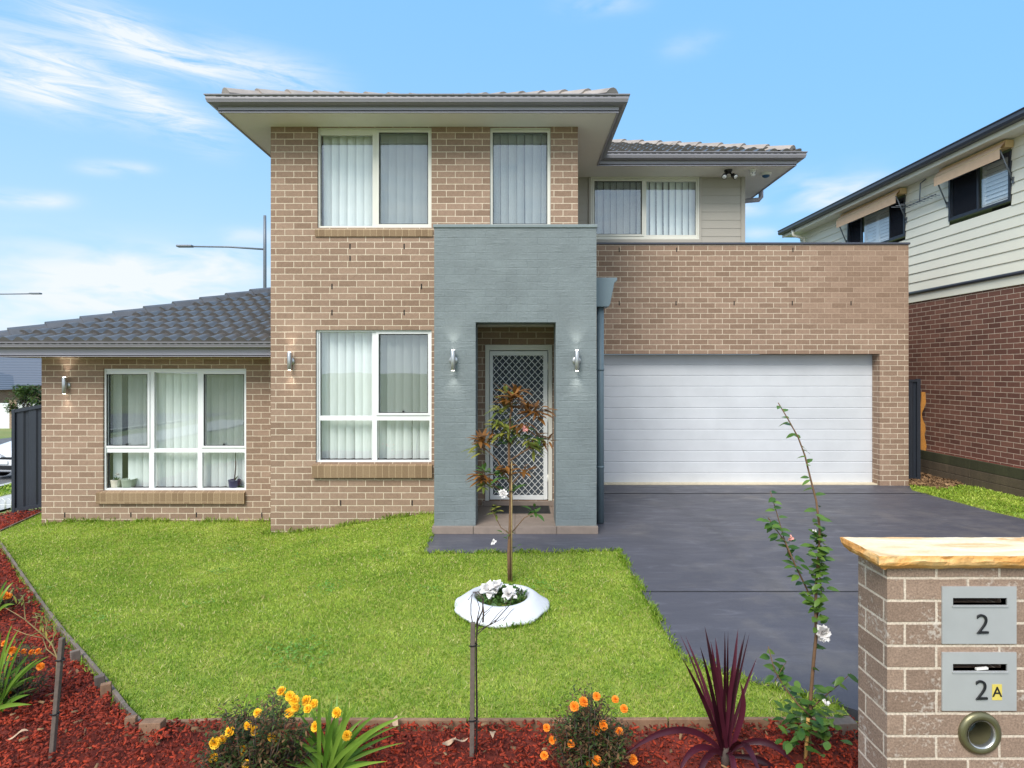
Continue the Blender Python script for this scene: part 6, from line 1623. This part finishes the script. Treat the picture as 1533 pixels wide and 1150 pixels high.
def tw(pxs, r0, r1): return ([P(x, y, D + .015 * ((i * 7) % 3 - 1)) for i, (x, y) in enumerate(pxs)], r0, r1)
twig('bare twiggy shrub tied to the centre stake', [tw([(713, 1160), (714, 1060), (713, 1000), (713, 960), (715, 930), (722, 915), (724, 895), (716, 886), (708, 888)], .006, .0022), tw([(708, 935), (705, 920), (705, 905), (707, 890), (701, 898)], .0032, .0018), tw([(713, 935), (716, 920), (718, 910), (713, 895), (711, 885)], .003, .0014), tw([(723, 932), (724, 915), (722, 900)], .005, .0035), tw([(722, 920), (732, 912), (738, 907)], .002, .001), tw([(715, 940), (722, 925), (734, 913)], .002, .001), tw([(733, 935), (745, 920), (753, 912)], .002, .001), tw([(740, 932), (752, 918), (764, 905), (767, 893), (778, 888), (785, 884)], .0026, .001), tw([(753, 930), (765, 915), (770, 911)], .002, .001), tw([(723, 898), (714, 889), (708, 886)], .0028, .0014), tw([(758, 912), (756, 905), (760, 898)], .0014, .0008), tw([(714, 950), (728, 938), (745, 930), (755, 924)], .0026, .0012), tw([(714, 945), (735, 934), (742, 928)], .0024, .0016)], 'stem_dark', P(713, 1160, D))
D = 2.98
rg = random.Random(77)
lv = [(P(x, y, D) + Vector((rg.uniform(-.02, .02), rg.uniform(-.02, .02), rg.uniform(-.02, .02))), sph(rg, -.6, .9), (0, 0, 1), rg.uniform(.03, .06), .009, .6) for x, y in ((63, 920), (66, 928), (72, 935), (78, 938), (60, 940), (85, 938), (20, 885), (36, 897), (68, 945), (24, 892), (80, 950), (38, 902)) for _ in range(5)]
twig('sparse twiggy shrub with thin olive leaves tied to the leaning stake', [tw([(72, 1160), (78, 1090), (84, 1020), (86, 985), (78, 965), (66, 952), (52, 940), (38, 928), (36, 905), (34, 893)], .005, .0018), tw([(86, 985), (70, 972), (64, 955), (40, 950), (20, 942)], .003, .0012), tw([(66, 952), (70, 935), (66, 922)], .0024, .001), tw([(80, 968), (80, 950), (86, 935)], .0024, .001), tw([(84, 975), (92, 960), (98, 945)], .0022, .001), tw([(52, 940), (56, 925), (52, 918)], .002, .001), tw([(38, 928), (22, 918), (8, 910)], .0022, .001)], 'stem_olive', P(72, 1160, D), lv)

# dry leaves lying on the bark
rgd = random.Random(12)
for k, (px, py, lab) in enumerate(((740, 1108, 'curled pale dry leaf on the bark just right of the centre stake'), (688, 1118, 'pale dry leaf on the bark just left of the centre stake'), (672, 1122, 'flat pale leaf lying farther left of the centre stake'), (595, 1090, 'dry leaf on bark right of the green strap clump'), (26, 1110, 'pale chip on the bark left of the leaning stake'))):
    g = G(px, py, .03); a = rgd.uniform(0, 3); V = []; L = .09
    mb = MB(); n = 8
    up = []; dn = []
    for i in range(n + 1):
        s = i / n; w = .014 * math.sin(math.pi * s) ** .8 + .0005; q = Vector((s * L - L / 2, .012 * math.sin(s * 3), .012 * math.sin(s * 5 + k))); up.append(q + Vector((0, w, .004))); dn.append(q - Vector((0, w, -.002)))
    for i in range(n): mb.face([dn[i], dn[i + 1], up[i + 1], up[i]], smooth=True)
    o = mb.build('dry_leaf', M['dryleaf'], None); o.location = g; o.rotation_euler = (R(rgd.uniform(-15, 15)), R(rgd.uniform(-10, 10)), a); props(o, lab, 'leaf', 'dry leaves on the bark')
